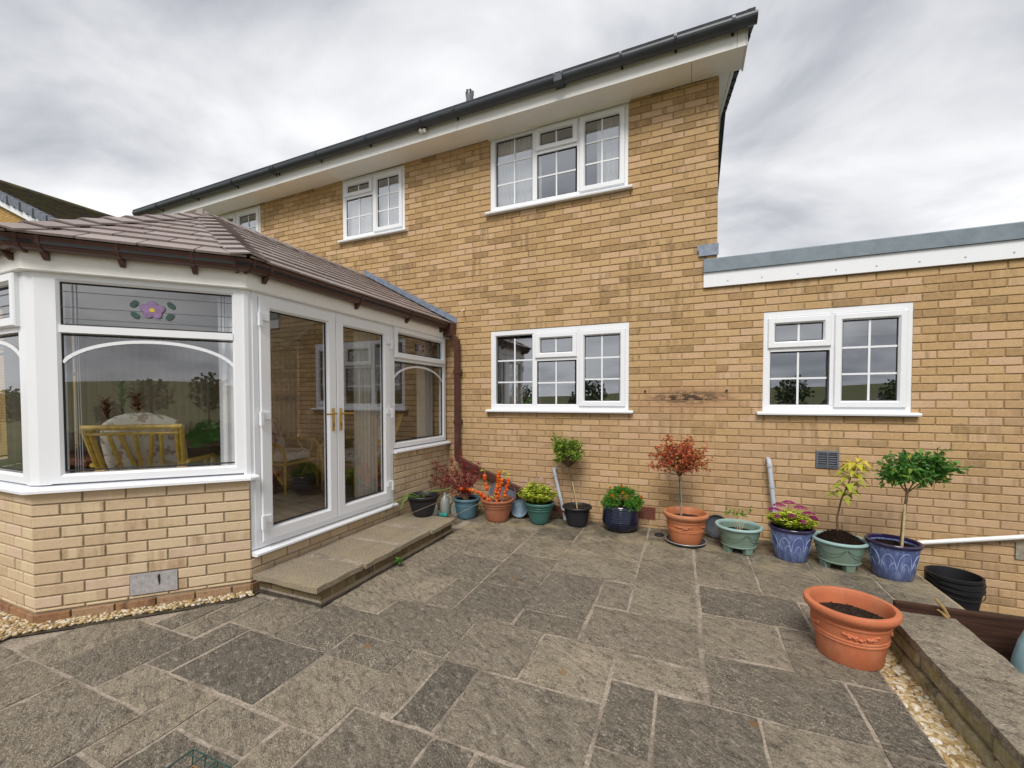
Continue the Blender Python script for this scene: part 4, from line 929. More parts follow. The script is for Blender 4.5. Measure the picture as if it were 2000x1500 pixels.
def slab(x0, x1, y0, y1, parent, z1=.0, th=.03, gap=.0098, mat='paving', name='paving_slab', amp=.0028, colr=None):
    g = gap*random.uniform(.6, 1.3); x0 += g; x1 -= g; y0 += g; y1 -= g
    nx = max(3, int((x1-x0)/.055)); ny = max(3, int((y1-y0)/.055)); b = MB(); vs = []; sd = random.uniform(0, 99)
    tx, ty = random.uniform(-.004, .004), random.uniform(-.004, .004)
    for j in range(ny+1):
        for i in range(nx+1):
            u, v = i/nx, j/ny; e = (i in (0, nx)) or (j in (0, ny)); x = x0+(x1-x0)*u; y = y0+(y1-y0)*v
            k = Vector((x*9+sd, y*9, sd)); x += .010*mnoise.noise(k)*(1 if e else .3); y += .010*mnoise.noise(k+Vector((31, 7, 3)))*(1 if e else .3)
            z = z1 + amp*1.6*mnoise.noise(Vector((x*6+sd, y*14, 0))) + amp*mnoise.noise(Vector((x*22, y*22+sd, 2))) + tx*(u-.5) + ty*(v-.5)
            if e: z -= .006
            vs.append((x, y, z))
    n = nx+1; fs = [(j*n+i, j*n+i+1, (j+1)*n+i+1, (j+1)*n+i) for j in range(ny) for i in range(nx)]
    loop = list(range(n)) + [j*n+nx for j in range(1, ny+1)] + [ny*n+i for i in range(nx-1, -1, -1)] + [j*n for j in range(ny-1, 0, -1)]
    nb = len(vs); vs += [(vs[i][0], vs[i][1], z1-th) for i in loop]
    m = len(loop); fs += [(loop[k], nb+k, nb+(k+1) % m, loop[(k+1) % m]) for k in range(m)]
    b.add(vs, fs, None, True); return b.build(name, mat, parent, colr or rcol())
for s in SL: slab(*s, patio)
# ---------------------------------------------------------------- door step
step = thing('door_step', 'long low step of gritty concrete slabs in front of the french doors', 'step', (-2.95, -1.9, 0))
sx0, sx1 = -3.285, -2.62
core = MB(); core.box(-3.285, -2.665, -2.800, -1.02, -.01, .108); core.box(-3.27, -2.66, -2.83, -1.0, .112, .1465); core.build('core', 'joint', step)
for (ya, yb) in ((-2.865, -2.40), (-2.40, -1.93), (-1.93, -1.46), (-1.46, -.98)):
    j = random.uniform(-.012, .006); slab(sx0, sx1+j, ya, yb, step, .150+random.uniform(-.001, .002), .042, .0095, 'stepslab', 'step_slab', .0022)
PS1 = plane((-2.655, 0), (0, -1), (1, 0)); PS2 = plane((0, -2.81), (1, 0), (0, -1))
riser = MB().box(-2.664, -2.660, -2.80, -1.03, .0, .1).build('riser', 'cmortar', step)
lay_bricks(brick_cells(1.02, 2.81, .028, .106, .108, []), PS1, riser, 'stepbrick_o', 'stepbrick_o', 60, rotz=R(90), depth=.02)
lay_bricks(brick_cells(-3.28, -2.655, .028, .106, .108, []), PS2, riser, 'stepbrick_o', 'stepbrick_o', 60, rotz=0, depth=.02)
MB().box(-3.285, -2.640, -2.820, -2.790, -.01, .012).box(-2.652, -2.638, -2.80, -1.02, -.01, .010).build('foot_fillet', 'foot_dark', step)  # thin dark strip along the foot of the step
# ---------------------------------------------------------------- gravel
def pebbles(name, inside, x0, x1, y0, y1, z, n, label, rmin=.007, rmax=.014):
    b = MB(); c = 0
    T = [(1, 0, 0), (-1, 0, 0), (0, 1, 0), (0, -1, 0), (0, 0, 1), (0, 0, -1)]; F = [(0, 2, 4), (2, 1, 4), (1, 3, 4), (3, 0, 4), (2, 0, 5), (1, 2, 5), (3, 1, 5), (0, 3, 5)]
    ico = bmesh.new(); bmesh.ops.create_icosphere(ico, subdivisions=1, radius=1); IV = [v.co.copy() for v in ico.verts]; ico.verts.index_update(); IF = [[v.index for v in f.verts] for f in ico.faces]; ico.free()
    while c < n:
        x, y = random.uniform(x0, x1), random.uniform(y0, y1)
        if not inside(x, y): continue
        c += 1; r = random.uniform(rmin, rmax); e = Matrix.Rotation(random.uniform(0, 6.3), 3, 'Z') @ Matrix.Rotation(random.uniform(-.5, .5), 3, 'X') @ Matrix.Diagonal((r*random.uniform(1, 1.6), r, r*random.uniform(.45, .8)))
        p = Vector((x, y, z+random.uniform(0, .014))); b.add([e @ v + p for v in IV], IF, (random.random(), 0, 0, 1), True)
    o = b.build(name, 'pebble'); tag(o, label, 'gravel', kind='stuff'); return o
def left_in(x, y):
    q = Vector((x, y, 0)); 
    def sd(P): o = P(0, 0, 0); n = P(0, 0, 1)-o; return (q-o).dot(n)
    dmax = max(sd(PD), sd(PF), sd(PFR))
    return (-.01 < sd(PF) < .11-.03*((x+4.1)) and dmax == sd(PF) and x > -4.20) or (sd(PFR) > -.01 and dmax == sd(PFR) and y > -3.93-.03*(x+4.5)) and x > -5.6
MB().prism([(-6.2, -3.95, 0), (-4.15, -3.88, 0), (-3.86, -3.60, 0), (-3.25, -2.96, 0), (-3.25, -2.7, 0), (-4.1, -3.5, 0), (-6.2, -3.5, 0)], (0, 0, .002)).build('gravel_bed', 'earth', patio)
pebbles('gravel', left_in, -5.6, -3.2, -3.99, -2.80, .004, 3800, 'cream and buff pebbles round the foot of the conservatory wall')
pebbles('gravel', lambda x, y: True, .67, .835, -3.5, -1.86, -.03, 2400, 'wet gold and white pebbles in the channel beside the low wall', .008, .017)
MB().box(.68, .86, -7, -1.8, -.46, -.035).build('channel_bed', 'earth', patio)
# ---------------------------------------------------------------- low wall on the right
lw = thing('low_wall', 'low mossy stone wall with grey slab coping beside the gravel channel', 'wall', (.97, -2.8, -.2))
lwc = MB(); lwc.box(.845, 1.10, -6.5, -1.835, -.45, .155); lwc.build('core', 'cmortar', lw)
y = -1.83; k = 0
while y > -6.4:
    L = random.uniform(.55, .75); 
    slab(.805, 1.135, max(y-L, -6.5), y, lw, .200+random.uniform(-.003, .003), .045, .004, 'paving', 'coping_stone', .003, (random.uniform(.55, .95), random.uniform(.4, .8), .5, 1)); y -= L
PLW = plane((.835, 0), (0, -1), (-1, 0))
for (z0, z1) in ((-.06, .055), (.062, .150)):
    s = 1.84+.2*(z0 > 0)*random.random()
    while s < 6.4:
        L = random.uniform(.35, .6); m = MB(); m.bbox(.826-random.uniform(0, .014), .86, -min(s+L, 6.45)+.005, -s-.005, z0+.003, z1-.003, .010); m.build('wall_stone', 'mossstone', lw, rcol()); s += L
m = MB(); m.bbox(.835, 1.09, -1.855, -1.832, -.1, .15, .006); m.build('wall_stone', 'mossstone', lw, rcol())
bd = MB(); bd.bbox(.865, 2.75, -1.828, -1.800, -.44, .246, .004); tag(bd.build('timber_board', 'wood_dark'), 'dark rusty brown board standing on edge behind the low wall', 'board')
st = MB(); st.tube([V((1.10, -1.842, .205)), V((1.075, -1.85, .255)), V((1.035, -1.855, .305))], [.010, .008, .006], 6).tube([V((1.085, -1.865, .205)), V((1.06, -1.87, .235)), V((1.04, -1.872, .25))], [.007, .006, .005], 6)
tag(st.build('stick', 'stick'), 'two pale snapped sticks leaning on the rusty board', 'stick')
lo = MB(); lo.box(1.5, 4.0, -1.79, 0, -.455, -.425); tag(lo.build('sunken_path', 'earth'), kind='structure')
lo = MB(); lo.box(1.14, 4.0, -6.5, -1.85, -.455, -.43); tag(lo.build('sunken_bed', 'earth'), kind='structure')
MB().box(1.495, 1.512, -1.79, 0, -.43, -.012).build('patio_edge', 'mossstone', patio, rcol())
sk = MB(); prof = []
for i in range(9):
    t = i/8; vs = []
    for j in range(14):
        th = 2*math.pi*j/14; r = .24*(1-.45*t**3)*(1+.10*mnoise.noise(Vector((math.cos(th)*1.5, math.sin(th)*1.5, t*3)))); prof.append((1.415+r*.75*math.cos(th), -2.06+r*.75*math.sin(th), -.43+.72*t+.03*mnoise.noise(Vector((j, t, 2)))))
sk.add(prof, [(i*14+j, i*14+(j+1) % 14, (i+1)*14+(j+1) % 14, (i+1)*14+j) for i in range(8) for j in range(14)]+[list(range(14)), list(range(8*14, 9*14))], None, True)
tag(sk.build('plastic_sack', 'sack'), 'pale blue plastic sack in the sunken bed at the right edge', 'sack')
# stack of nested buckets
for k in range(3):
    z = -.425+k*.042; b = MB(); r0, r1, h = .125, .168, .335
    b.lathe([(.02, .004), (r0-.004, .004), (r1-.005, h-.004), (r1+.002, h), (r1+.010, h-.003), (r1+.010, h-.026), (r1+.001, h-.030), (r0, 0), (.02, 0)], (1.79, -.36, z), 40)
    b.tube([V((1.79+(r1+.013)*math.cos(t), -.36+(r1+.013)*math.sin(t), z+h-.02-.055*math.sin((t-3.4)*1.0) if True else 0)) for t in [3.4+i*(math.pi/12) for i in range(13)]], .003, 6)
    tag(b.build('bucket', 'blackpot'), ['lowest of the nested black plastic buckets below the patio edge', 'middle one of the nested black plastic buckets below the patio edge', 'topmost of the nested black plastic buckets below the patio edge'][k], 'bucket', 'nested black buckets')
# wire rack at the bottom of the picture
wr = thing('wire_rack', 'green coated wire rack with rusty bars lying on the paving', 'rack', (-1.94, -4.18, 0))
def wire(n, pts, mat='wire', r=.0022): MB().tube([V(p) for p in pts], r, 6).build(n, mat, wr)
wire('rim', [(-2.075, -3.968, .075), (-2.075, -4.4, .075), (-1.72, -4.4, .075), (-1.72, -3.968, .075), (-2.075, -3.968, .075)], 'wire', .0032)
wire('rim', [(-2.06, -3.978, .022), (-2.06, -4.4, .022), (-1.73, -4.4, .022), (-1.73, -3.978, .022), (-2.06, -3.978, .022)], 'rust', .0028)
for k in range(1, 5): x = -2.075+k*.071; wire('wire', [(x, -3.968, .075), (x, -4.4, .075)])
for k in range(0, 6): y = -3.968-k*.075; wire('wire', [(-2.075, y-.02, .077), (-1.72, y-.02, .077)], 'rust' if k % 2 else 'wire')
for x in (-2.075, -2.0, -1.93, -1.86, -1.79, -1.72): wire('upright', [(x, -3.968, .076), (x+.004, -3.978, .005)])
for y in (-4.05, -4.2): wire('upright', [(-2.075, y, .076), (-2.062, y, .005)])
# ---------------------------------------------------------------- pots
def pot_thing(name, label, cat, x, y, z=0.0, group=None): return thing(name, label, cat, (x, y, z), group)
def soil(t, x, y, z, r, mat='soil', mound=0.0, sx=1.0):
    b = MB(); seg = 28; vs = []; rr = [0, .35, .7, 1.0]
    for i, k in enumerate(rr):
        for j in range(seg):
            th = 2*math.pi*j/seg; rad = r*k; zz = z+mound*(1-k*k)+.006*mnoise.noise(Vector((math.cos(th)*k*6+x*9, math.sin(th)*k*6, 1)))*(1 if k < 1 else .2)
            vs.append((x+rad*math.cos(th)*sx, y+rad*math.sin(th), zz))
    b.add(vs, [(i*seg+j, i*seg+(j+1) % seg, (i+1)*seg+(j+1) % seg, (i+1)*seg+j) for i in range(3) for j in range(seg)], None, True)
    cr = MB()
    for _ in range(int(500*r/.18)):
        th = random.uniform(0, 6.3); k = math.sqrt(random.random())*.95; p = Vector((x+r*k*math.cos(th), y+r*k*math.sin(th), z+mound*(1-k*k)+.004)); s = random.uniform(.003, .009)
        cr.add([p+Vector((random.uniform(-s, s), random.uniform(-s, s), random.uniform(-s*.5, s))) for _ in range(4)], [(0, 1, 2), (0, 2, 3), (0, 3, 1), (1, 3, 2)])
    o = b.build('soil', mat, t); tag(cr.build('soil_crumbs', mat, o), kind='stuff'); return o
def classic(name, label, x, y, z, R1, R0, H, mat, group=None, rim=.035, bands=True, cat='pot', rimout=.014):
    t = pot_thing(name, label, cat, x, y, z, group)
    p = [(.01, 0), (R0-.006, 0), (R0, .006)]; n = 7
    for i in range(1, n+1):
        f = i/n; r = R0+(R1-rimout-R0)*f**.92; zz = .006+(H-rim-.006)*f; p.append((r, zz))
        if bands and i in (5,): p += [(r+.004, zz+.003), (r+.004, zz+.009), (r+.001, zz+.012)]
    p += [(R1-.004, H-rim), (R1, H-rim+.006), (R1, H-.006), (R1-.005, H), (R1-.016, H), (R1-.022, H-.008), (R1-.030, H-.05), (R0*.9, .04), (.01, .04)]
    MB().lathe(p, (x, y, z), 48).build('body', mat, t); return t
def rope(t, x, y, z, r, mat, name='rim_bead', rr=.004):
    MB().tube([V((x+r*math.cos(k*math.pi/20), y+r*math.sin(k*math.pi/20), z)) for k in range(41)], rr, 6, cap=False).build(name, mat, t)
# 1 black pot on the step
P1 = (-3.02, -1.03); t = classic('plant_pot', 'black speckled plastic pot standing on the door step', *P1, .15, .185, .105, .235, 'blackpot', 'potted plants along the wall', .026, False, rimout=.02); soil(t, *P1, .335, .165)
def dimples(t, x, y, z, R0, R1, H, n1=26, n2=9):
    d = MB()
    for j in range(n2):
        f = .12+.74*j/n2; r = R0+(R1-R0)*f+.0015; zz = z+H*f
        for i in range(n1):
            th = 2*math.pi*(i+.5*(j % 2))/n1; p = Vector((x+r*math.cos(th), y+r*math.sin(th), zz)); a = Vector((-math.sin(th), math.cos(th), 0))*.008; u = Vector((0, 0, .009)); o = Vector((math.cos(th), math.sin(th), 0))*.003
            d.add([p-a, p-u, p+a, p+u, p+o], [(0, 1, 4), (1, 2, 4), (2, 3, 4), (3, 0, 4)])
    tag(d.build('lattice_relief', 'blackpot', t), kind='stuff')
dimples(t, *P1, .15, .105, .165, .21)
# 2 slate blue, 3 small terracotta, 4 green, 5 black lattice
P2 = (-2.79, -.435); t = classic('plant_pot', 'slate blue plastic pot holding the dark red shrub', *P2, 0, .168, .118, .245, 'slate', 'potted plants along the wall', .03); soil(t, *P2, .215, .145)
P3 = (-2.385, -.405); t = classic('plant_pot', 'plain terracotta pot holding the orange lantern plant', *P3, 0, .198, .128, .262, 'terra_d', 'potted plants along the wall', .028); soil(t, *P3, .20, .165, 'drysoil'); rope(t, *P3, .205, .185, 'terra_d')
P4 = (-1.88, -.32); t = classic('plant_pot', 'dark green plastic pot holding the lime leaved sedum', *P4, 0, .180, .100, .250, 'greenpot', 'potted plants along the wall', .03); soil(t, *P4, .22, .155); rope(t, *P4, .195, .161, 'greenpot')
P5 = (-1.445, -.245); t = classic('plant_pot', 'black lattice pattern pot holding the slim bay tree', *P5, 0, .172, .105, .225, 'blackpot', 'potted plants along the wall', .022, False, rimout=.022); soil(t, *P5, .195, .15, 'drysoil'); dimples(t, *P5, 0, .105, .15, .20)
# 6 navy glazed
P6 = (-.955, -.235); t = pot_thing('plant_pot', 'glossy navy glazed round pot holding the orange marigolds', 'pot', *P6, 0, 'potted plants along the wall')
pf = [(.01, 0), (.115, 0), (.135, .006), (.168, .035), (.194, .075), (.200, .11)]
for i in range(8):
    z = .115+i*.020; r = .199-.0014*i; pf += [(r, z), (r+.003, z+.008), (r-.001, z+.016)]
pf += [(.184, .282), (.180, .288), (.170, .285), (.166, .25), (.01, .25)]
MB().lathe(pf, (*P6, 0), 56).build('body', 'navy', t); soil(t, *P6, .258, .165)
# 7 and 12: terracotta with garland, big one in front
def garland(t, x, y, z, r, H, mat, n=4, ph=.0):
    g = MB()
    for q in range(n):
        c = ph+q*2*math.pi/n
        for _ in range(46):
            u = random.uniform(-.46, .46); th = c+u; sag = (1-(u/.46)**2)*.020; zz = z-sag+random.uniform(-.007, .007); rr = r*(1+.12*(zz-z)); s = random.uniform(.005, .0105)
            g.blob((x+rr*math.cos(th), y+rr*math.sin(th), zz), s, None, 6, 1.0)
    tag(g.build('garland_relief', mat, t), kind='stuff')
def terra_big(label, x, y, mat, ph, soilz, group=None):
    t = pot_thing('plant_pot', label, 'pot', x, y, 0, group); H = .305
    pf = [(.01, 0), (.146, 0), (.150, .006), (.162, .10), (.1675, .128), (.173, .131), (.173, .137), (.170, .140), (.174, .146), (.1735, .152), (.170, .155), (.178, .215), (.184, .219), (.185, .226), (.182, .229), (.186, .245), (.200, .250),
          (.207, .262), (.217, .274), (.220, .288), (.216, .300), (.206, H), (.192, H), (.186, .297), (.184, .26), (.150, .06), (.01, .06)]
    MB().lathe(pf, (x, y, 0), 64).build('body', mat, t); garland(t, x, y, .196, .1755, H, mat, 4, ph); soil(t, x, y, soilz, .178, 'drysoil'); return t
P7 = (-.285, -.415); t = terra_big('terracotta pot with garland relief holding the russet leaved tree', *P7, 'terra', R(-98), .235, 'potted plants along the wall')
sc = MB(); sc.lathe([(.01, .0), (.165, .0), (.178, .004), (.190, .028), (.194, .030), (.194, .024), (.186, .020), (.172, .010), (.01, .010)], (*P7, .002), 48); so = sc.build('saucer', 'saucer'); rope(so, *P7, .031, .192, 'metal_grey', 'rim', .0035); tag(so, 'dark grey saucer under the garland terracotta pot by the wall', 'saucer')
for o in (t,): o.location.z += .012
P12 = (.572, -2.085); terra_big('large empty terracotta pot with garland relief in front of the low wall', *P12, 'terra_b', R(-90), .215)
# 8, 10 mint bowls with feet
def mint(label, x, y, gr, mound, rot):
    t = pot_thing('plant_pot', label, 'pot', x, y, 0, gr); H = .250
    pf = [(.01, .052), (.135, .052), (.150, .058), (.152, .066), (.146, .070), (.150, .090), (.168, .15), (.182, .205), (.184, .222), (.184, .228)]
    MB().lathe(pf+[(.170, .228), (.140, .10), (.01, .10)], (x, y, 0), 56).build('body', 'mint', t)
    MB().lathe([(.175, .226), (.196, .226), (.205, .231), (.207, .240), (.202, .249), (.190, .251), (.180, .247), (.176, .236)], (x, y, 0), 56, loop=True).build('rim', 'mint_rim', t)
    for k in range(4):
        th = rot+k*math.pi/2; m = MB(); w = .034
        c, s = math.cos(th), math.sin(th); T = lambda a, b: (x+a*c-b*s, y+a*s+b*c)
        q = [T(.085, -w), T(.143, -w*1.1), T(.143, w*1.1), T(.085, w)]; q2 = [T(.090, -w*.9), T(.136, -w), T(.136, w), T(.090, w*.9)]
        m.add([(a, b, 0) for a, b in q2]+[(a, b, .054) for a, b in q], [(3, 2, 1, 0), (4, 5, 6, 7), (0, 1, 5, 4), (1, 2, 6, 5), (2, 3, 7, 6), (3, 0, 4, 7)]); m.build('foot', 'mint', t)
    for k in range(5):
        c0 = rot+k*2*math.pi/5
        for dz in (0, .022):
            path = []
            for i in range(13):
                u = -1+i/6; th = c0+u*.60; zz = .195-dz*.4-(.052+dz)*(1-u*u); r = .150+(zz-.09)*.285+.001; path.append(V((x+r*math.cos(th), y+r*math.sin(th), zz)))
            MB().tube(path, .0022, 5).build('swag_line', 'mint_line', t)
    return t
P8 = (.185, -.455); t = mint('mint green footed bowl with a few thin sprigs', *P8, 'potted plants along the wall', 0, R(35)); soil(t, *P8, .175, .158, 'soil')
P10 = (.945, -.565); t = mint('mint green footed bowl heaped with dark compost', *P10, 'potted plants along the wall', .1, R(20)); soil(t, *P10, .225, .172, 'soil', .085)
# 9, 11 blue pots
def bluep(label, x, y, gr):
    t = pot_thing('plant_pot', label, 'pot', x, y, 0, gr); H = .295
    pf = [(.01, 0), (.122, 0), (.128, .006), (.142, .10), (.156, .20), (.168, .268)]
    MB().lathe(pf+[(.155, .268), (.118, .05), (.01, .05)], (x, y, 0), 56).build('body', 'bluepot', t)
    MB().lathe([(.163, .262), (.176, .268), (.183, .277), (.184, .287), (.178, .296), (.168, .297), (.160, .290), (.158, .262)], (x, y, 0), 56, loop=True).build('rim', 'bluerim', t)
    a = MB()
    def arc(c0, zt, hw, hh, r=.0020):
        path = []
        for i in range(15):
            u = -1+i/7; zz = zt-hh*(1-math.sqrt(max(0, 1-u*u*.98))); th = c0+u*hw; rr = .122+(zz/.268)*.046+.0012; path.append(V((x+rr*math.cos(th), y+rr*math.sin(th), max(zz, .012))))
        a.tube(path, r, 5)
    for k in range(9): arc(k*2*math.pi/9, .215+.02*(k % 2), .33, .15)
    for k in range(12): arc(k*2*math.pi/12+.2, .15, .20, .12)
    for k in range(16): arc(k*2*math.pi/16, .085, .14, .075)
    tag(a.build('arc_decoration', 'bluearc', t), kind='stuff'); return t
P9 = (.605, -.495); t = bluep('blue glazed pot with pale arcs holding the magenta sedum', *P9, 'potted plants along the wall'); soil(t, *P9, .26, .150)
P11 = (1.285, -.640); t = bluep('blue glazed pot with pale arcs holding the leafy green standard', *P11, 'potted plants along the wall'); soil(t, *P11, .255, .152, 'soil')
# discs and saucers leaning on the wall
def disc(label, c, r, tilt, mat, az=0, name='saucer'):
    b = MB(); b.lathe([(.005, 0), (r*.80, 0), (r*.86, .004), (r, .024), (r+.006, .026), (r+.006, .020), (r*.88, -.005), (.005, -.006)], (0, 0, 0), 40)
    o = b.build(name, mat, None, origin=(0, 0, 0)); o.location = c; o.rotation_euler = (tilt, 0, az); WO[o] = Vector(c); tag(o, label, 'saucer'); return o
disc('pale blue weathered saucer leaning behind the green pot', (-2.165, -.235, .115), .098, R(72), 'disc', R(10))
disc('dark round lid leaning beside the pale blue saucer', (-2.06, -.115, .14), .13, R(76), 'saucer')
disc('dark blue grey tray propped up behind the lantern plant', (-2.44, -.115, .235), .185, R(78), 'ventgrey', 0)
disc('slate grey saucer leaning against the wall beside the footed bowl', (.015, -.125, .118), .112, R(74), 'saucer', 0)
# plastic bottles in the corner
def jug(label, x, y, ry, az, h=.27, w=.085):
    b = MB(); b.lathe([(.01, 0), (w*.95, .0), (w, .012), (w, h*.55), (w*.8, h*.72), (w*.30, h*.88), (w*.27, h), (w*.2, h)], (0, 0, 0), 18, None, True, .72)
    b.tube([V((w*.1, 0, h*.86)), V((w*.62, 0, h*.84)), V((w*.92, 0, h*.66)), V((w*.74, 0, h*.48))], .013, 8)
    o = b.build('bottle', 'bottle', None, origin=(0, 0, 0)); o.location = (x, y, .008 if not ry else w*.75); o.rotation_euler = (ry, 0, az); WO[o] = o.location.copy(); tag(o, label, 'bottle', 'empty plastic bottles in the corner'); return o
jug('cloudy plastic milk bottle upright nearest the black pot', -3.17, -.66, 0, R(150), .25, .095); jug('clear plastic bottle upright behind the cloudy milk bottle', -3.11, -.42, 0, R(20), .27)
bo = jug('clear plastic bottle lying on its side by the slate blue pot', -2.98, -.40, R(82), R(205), .22, .075)
tl = MB(); tl.tube([V((-3.075, -.60, .035)), V((-2.985, -.575, .035))], .030, 12); tag(tl.build('bottle_label', 'teal'), 'small teal labelled bottle lying between the clear bottles', 'bottle')

# ---------------------------------------------------------------- plants
def lc(): return (random.random(), 0, 0, 1)
def rdir(up=0.0):
    v = Vector((random.gauss(0, 1), random.gauss(0, 1), random.gauss(0, 1)+up)); return v.normalized()
def plant(name, label, cat, x, y, z): return thing(name, label, cat, (x, y, z), 'plants growing in the pots')
def crown(t, cen, rad, nclump, nleaf, L, w, mat, branches=None, bmat='bark', fill=.45, name='crown', low=-.7):
    lf = MB(); tw = MB(); cen = Vector(cen); rad = Vector(rad)
    for k in range(nclump):
        while True:
            d = rdir()
            if d.z > low: break
        f = random.uniform(fill, 1.0)**.6; tip = cen+Vector((d.x*rad.x, d.y*rad.y, d.z*rad.z))*f*random.uniform(.85, 1.08)*(1+.35*mnoise.noise(d*1.6+cen*3))
        if branches is not None:
            b0 = Vector(branches); mid = (b0+tip)/2+rdir()*.02; tw.tube([b0, mid, tip], [.0045, .003, .0015], 4)
        ax = (tip-cen).normalized()+Vector((0, 0, .45))
        for i in range(nleaf):
            q = tip-ax.normalized()*random.uniform(0, L*1.6)+rdir()*L*.3; dd = (ax.normalized()*.55+rdir()*.9).normalized()
            k2 = random.uniform(.5, 1.25); lf.leaf(q, dd, rdir(.8), L*k2, w*k2*random.uniform(.8, 1.15), lc())
    if branches is not None and tw.v: tw.build('branch', bmat, t)
    lf.build(name, mat, t)
def stem(t, pts, r0, r1, mat, name='trunk', seg=7):
    n = len(pts); MB().tube([V(p) for p in pts], [r0+(r1-r0)*i/(n-1) for i in range(n)], seg).build(name, mat, t)
# strap leaves
t = plant('strap_leaf_plant', 'drooping strap leaved bulb in the black pot on the step', 'plant', *P1, .335)
for (pts, w) in (([(-3.02, -1.03, .34), (-2.98, -1.06, .405), (-2.90, -1.06, .43), (-2.80, -1.04, .445), (-2.68, -1.0, .475)], .050), ([(-3.06, -1.05, .35), (-3.13, -1.16, .39), (-3.21, -1.25, .34), (-3.29, -1.30, .24), (-3.36, -1.33, .17)], .035),
                 ([(-3.06, -1.06, .35), (-3.11, -1.18, .385), (-3.13, -1.25, .33), (-3.15, -1.27, .25)], .032), ([(-3.05, -1.03, .35), (-3.12, -1.10, .40), (-3.17, -1.15, .385)], .03)):
    b = MB(); vs = []; n = len(pts)
    for i, p in enumerate(pts):
        p = V(p); d = (V(pts[min(i+1, n-1)])-V(pts[max(i-1, 0)])).normalized(); s = d.cross(V((0, 0, 1))).normalized(); k = w*(math.sin(math.pi*min(.97, (i+.55)/n))**.6)*.5
        vs += [p-s*k+V((0, 0, .006)), p, p+s*k+V((0, 0, .006))]
    b.add(vs, [f for i in range(n-1) for f in ((i*3, i*3+1, i*3+4, i*3+3), (i*3+1, i*3+2, i*3+5, i*3+4))], lc(), True); b.build('leaf', 'leaf_strap', t)
# berberis
t = plant('barberry_shrub', 'twiggy dark maroon leaved shrub in the slate blue pot', 'shrub', *P2, .215)
lf = MB(); tw = MB()
tips = [(-3.42, -.40, .50), (-3.36, -.48, .40), (-3.27, -.42, .66), (-3.15, -.38, .60), (-3.02, -.42, .70), (-2.90, -.40, .80), (-2.84, -.36, .66), (-2.72, -.40, .58), (-2.66, -.38, .66), (-3.05, -.5, .48), (-2.95, -.44, .55), (-2.72, -.46, .45), (-2.83, -.45, .50), (-3.18, -.45, .45), (-2.90, -.32, .62), (-3.33, -.36, .58), (-2.78, -.50, .38), (-2.62, -.42, .52)]
for q in tips:
    b0 = V((P2[0]+random.uniform(-.03, .03), P2[1]+random.uniform(-.03, .03), .21)); e = V(q); m = b0+(e-b0)*.5+V((0, 0, .06)); path = [b0+(m-b0)*i/5 for i in range(5)]+[m+(e-m)*i/5 for i in range(6)]
    path = [p+rdir()*.008 for p in path]; tw.tube(path, [.0042-.0032*i/10 for i in range(11)], 4)
    for i in range(2, 11):
        for _ in range(22):
            p = path[i]+rdir()*random.uniform(.004, .042); lf.leaf(p, rdir(.3), rdir(.6), random.uniform(.015, .027), random.uniform(.011, .016), lc())
tw.build('branch', 'bark', t); lf.build('crown', 'leaf_berb', t)
# physalis
t = plant('lantern_plant', 'orange paper lantern plant on arching stems in the plain terracotta pot', 'plant', *P3, .20)
def arcpath(a, b, h, n=12): a, b = V(a), V(b); return [a+(b-a)*(i/n)+V((0, 0, h*math.sin(math.pi*i/n))) for i in range(n+1)]
def lant(p, r):
    b = MB(); b.lathe([(.001, -r*1.25), (r*.45, -r*.85), (r*.92, -r*.2), (r, .2*r), (r*.75, r*.75), (r*.2, r*1.0), (.001, r*1.02)], p, 10, lc(), True); b.build('lantern', 'lantern', t)
def strand(path, ks, r=.0235):
    MB().tube(path, .0028, 5).build('stem', 'cane', t)
    for k in ks:
        i = min(int(k*(len(path)-1)), len(path)-2); p = path[i]+(path[i+1]-path[i])*(k*(len(path)-1)-i)+V((random.uniform(-.012, .012), random.uniform(-.018, .0), -.022)); lant(p, r*random.uniform(.8, 1.15))
strand(arcpath((-2.42, -.43, .2), (-2.83, -.47, .375), .055), [.18, .30, .42, .53, .64, .76, .87, .95, 1.0])
strand(arcpath((-2.47, -.41, .2), (-2.535, -.46, .60), .0), [.14, .52, .62, .80, .88])
strand(arcpath((-2.40, -.41, .2), (-2.33, -.47, .615), .01), [.12, .38, .46, .54, .62, .70, .78, .86, .94, 1.0])
strand(arcpath((-2.33, -.40, .2), (-2.205, -.45, .545), .01), [.10, .35, .46, .56, .66, .76, .86, .95])
strand(arcpath((-2.38, -.42, .2), (-2.28, -.50, .56), .01), [.30, .42, .55, .68, .80, .92])
lf = MB()
for q in ((-2.30, -.46, .60), (-2.26, -.47, .52), (-2.31, -.5, .48), (-2.53, -.45, .61), (-2.40, -.47, .30), (-2.24, -.46, .58)):
    for _ in range(3): MB().leaf(V(q)+rdir()*.02, rdir(.1), rdir(1), .055, .026, lc()).build('leaf', 'leaf_yel', t)
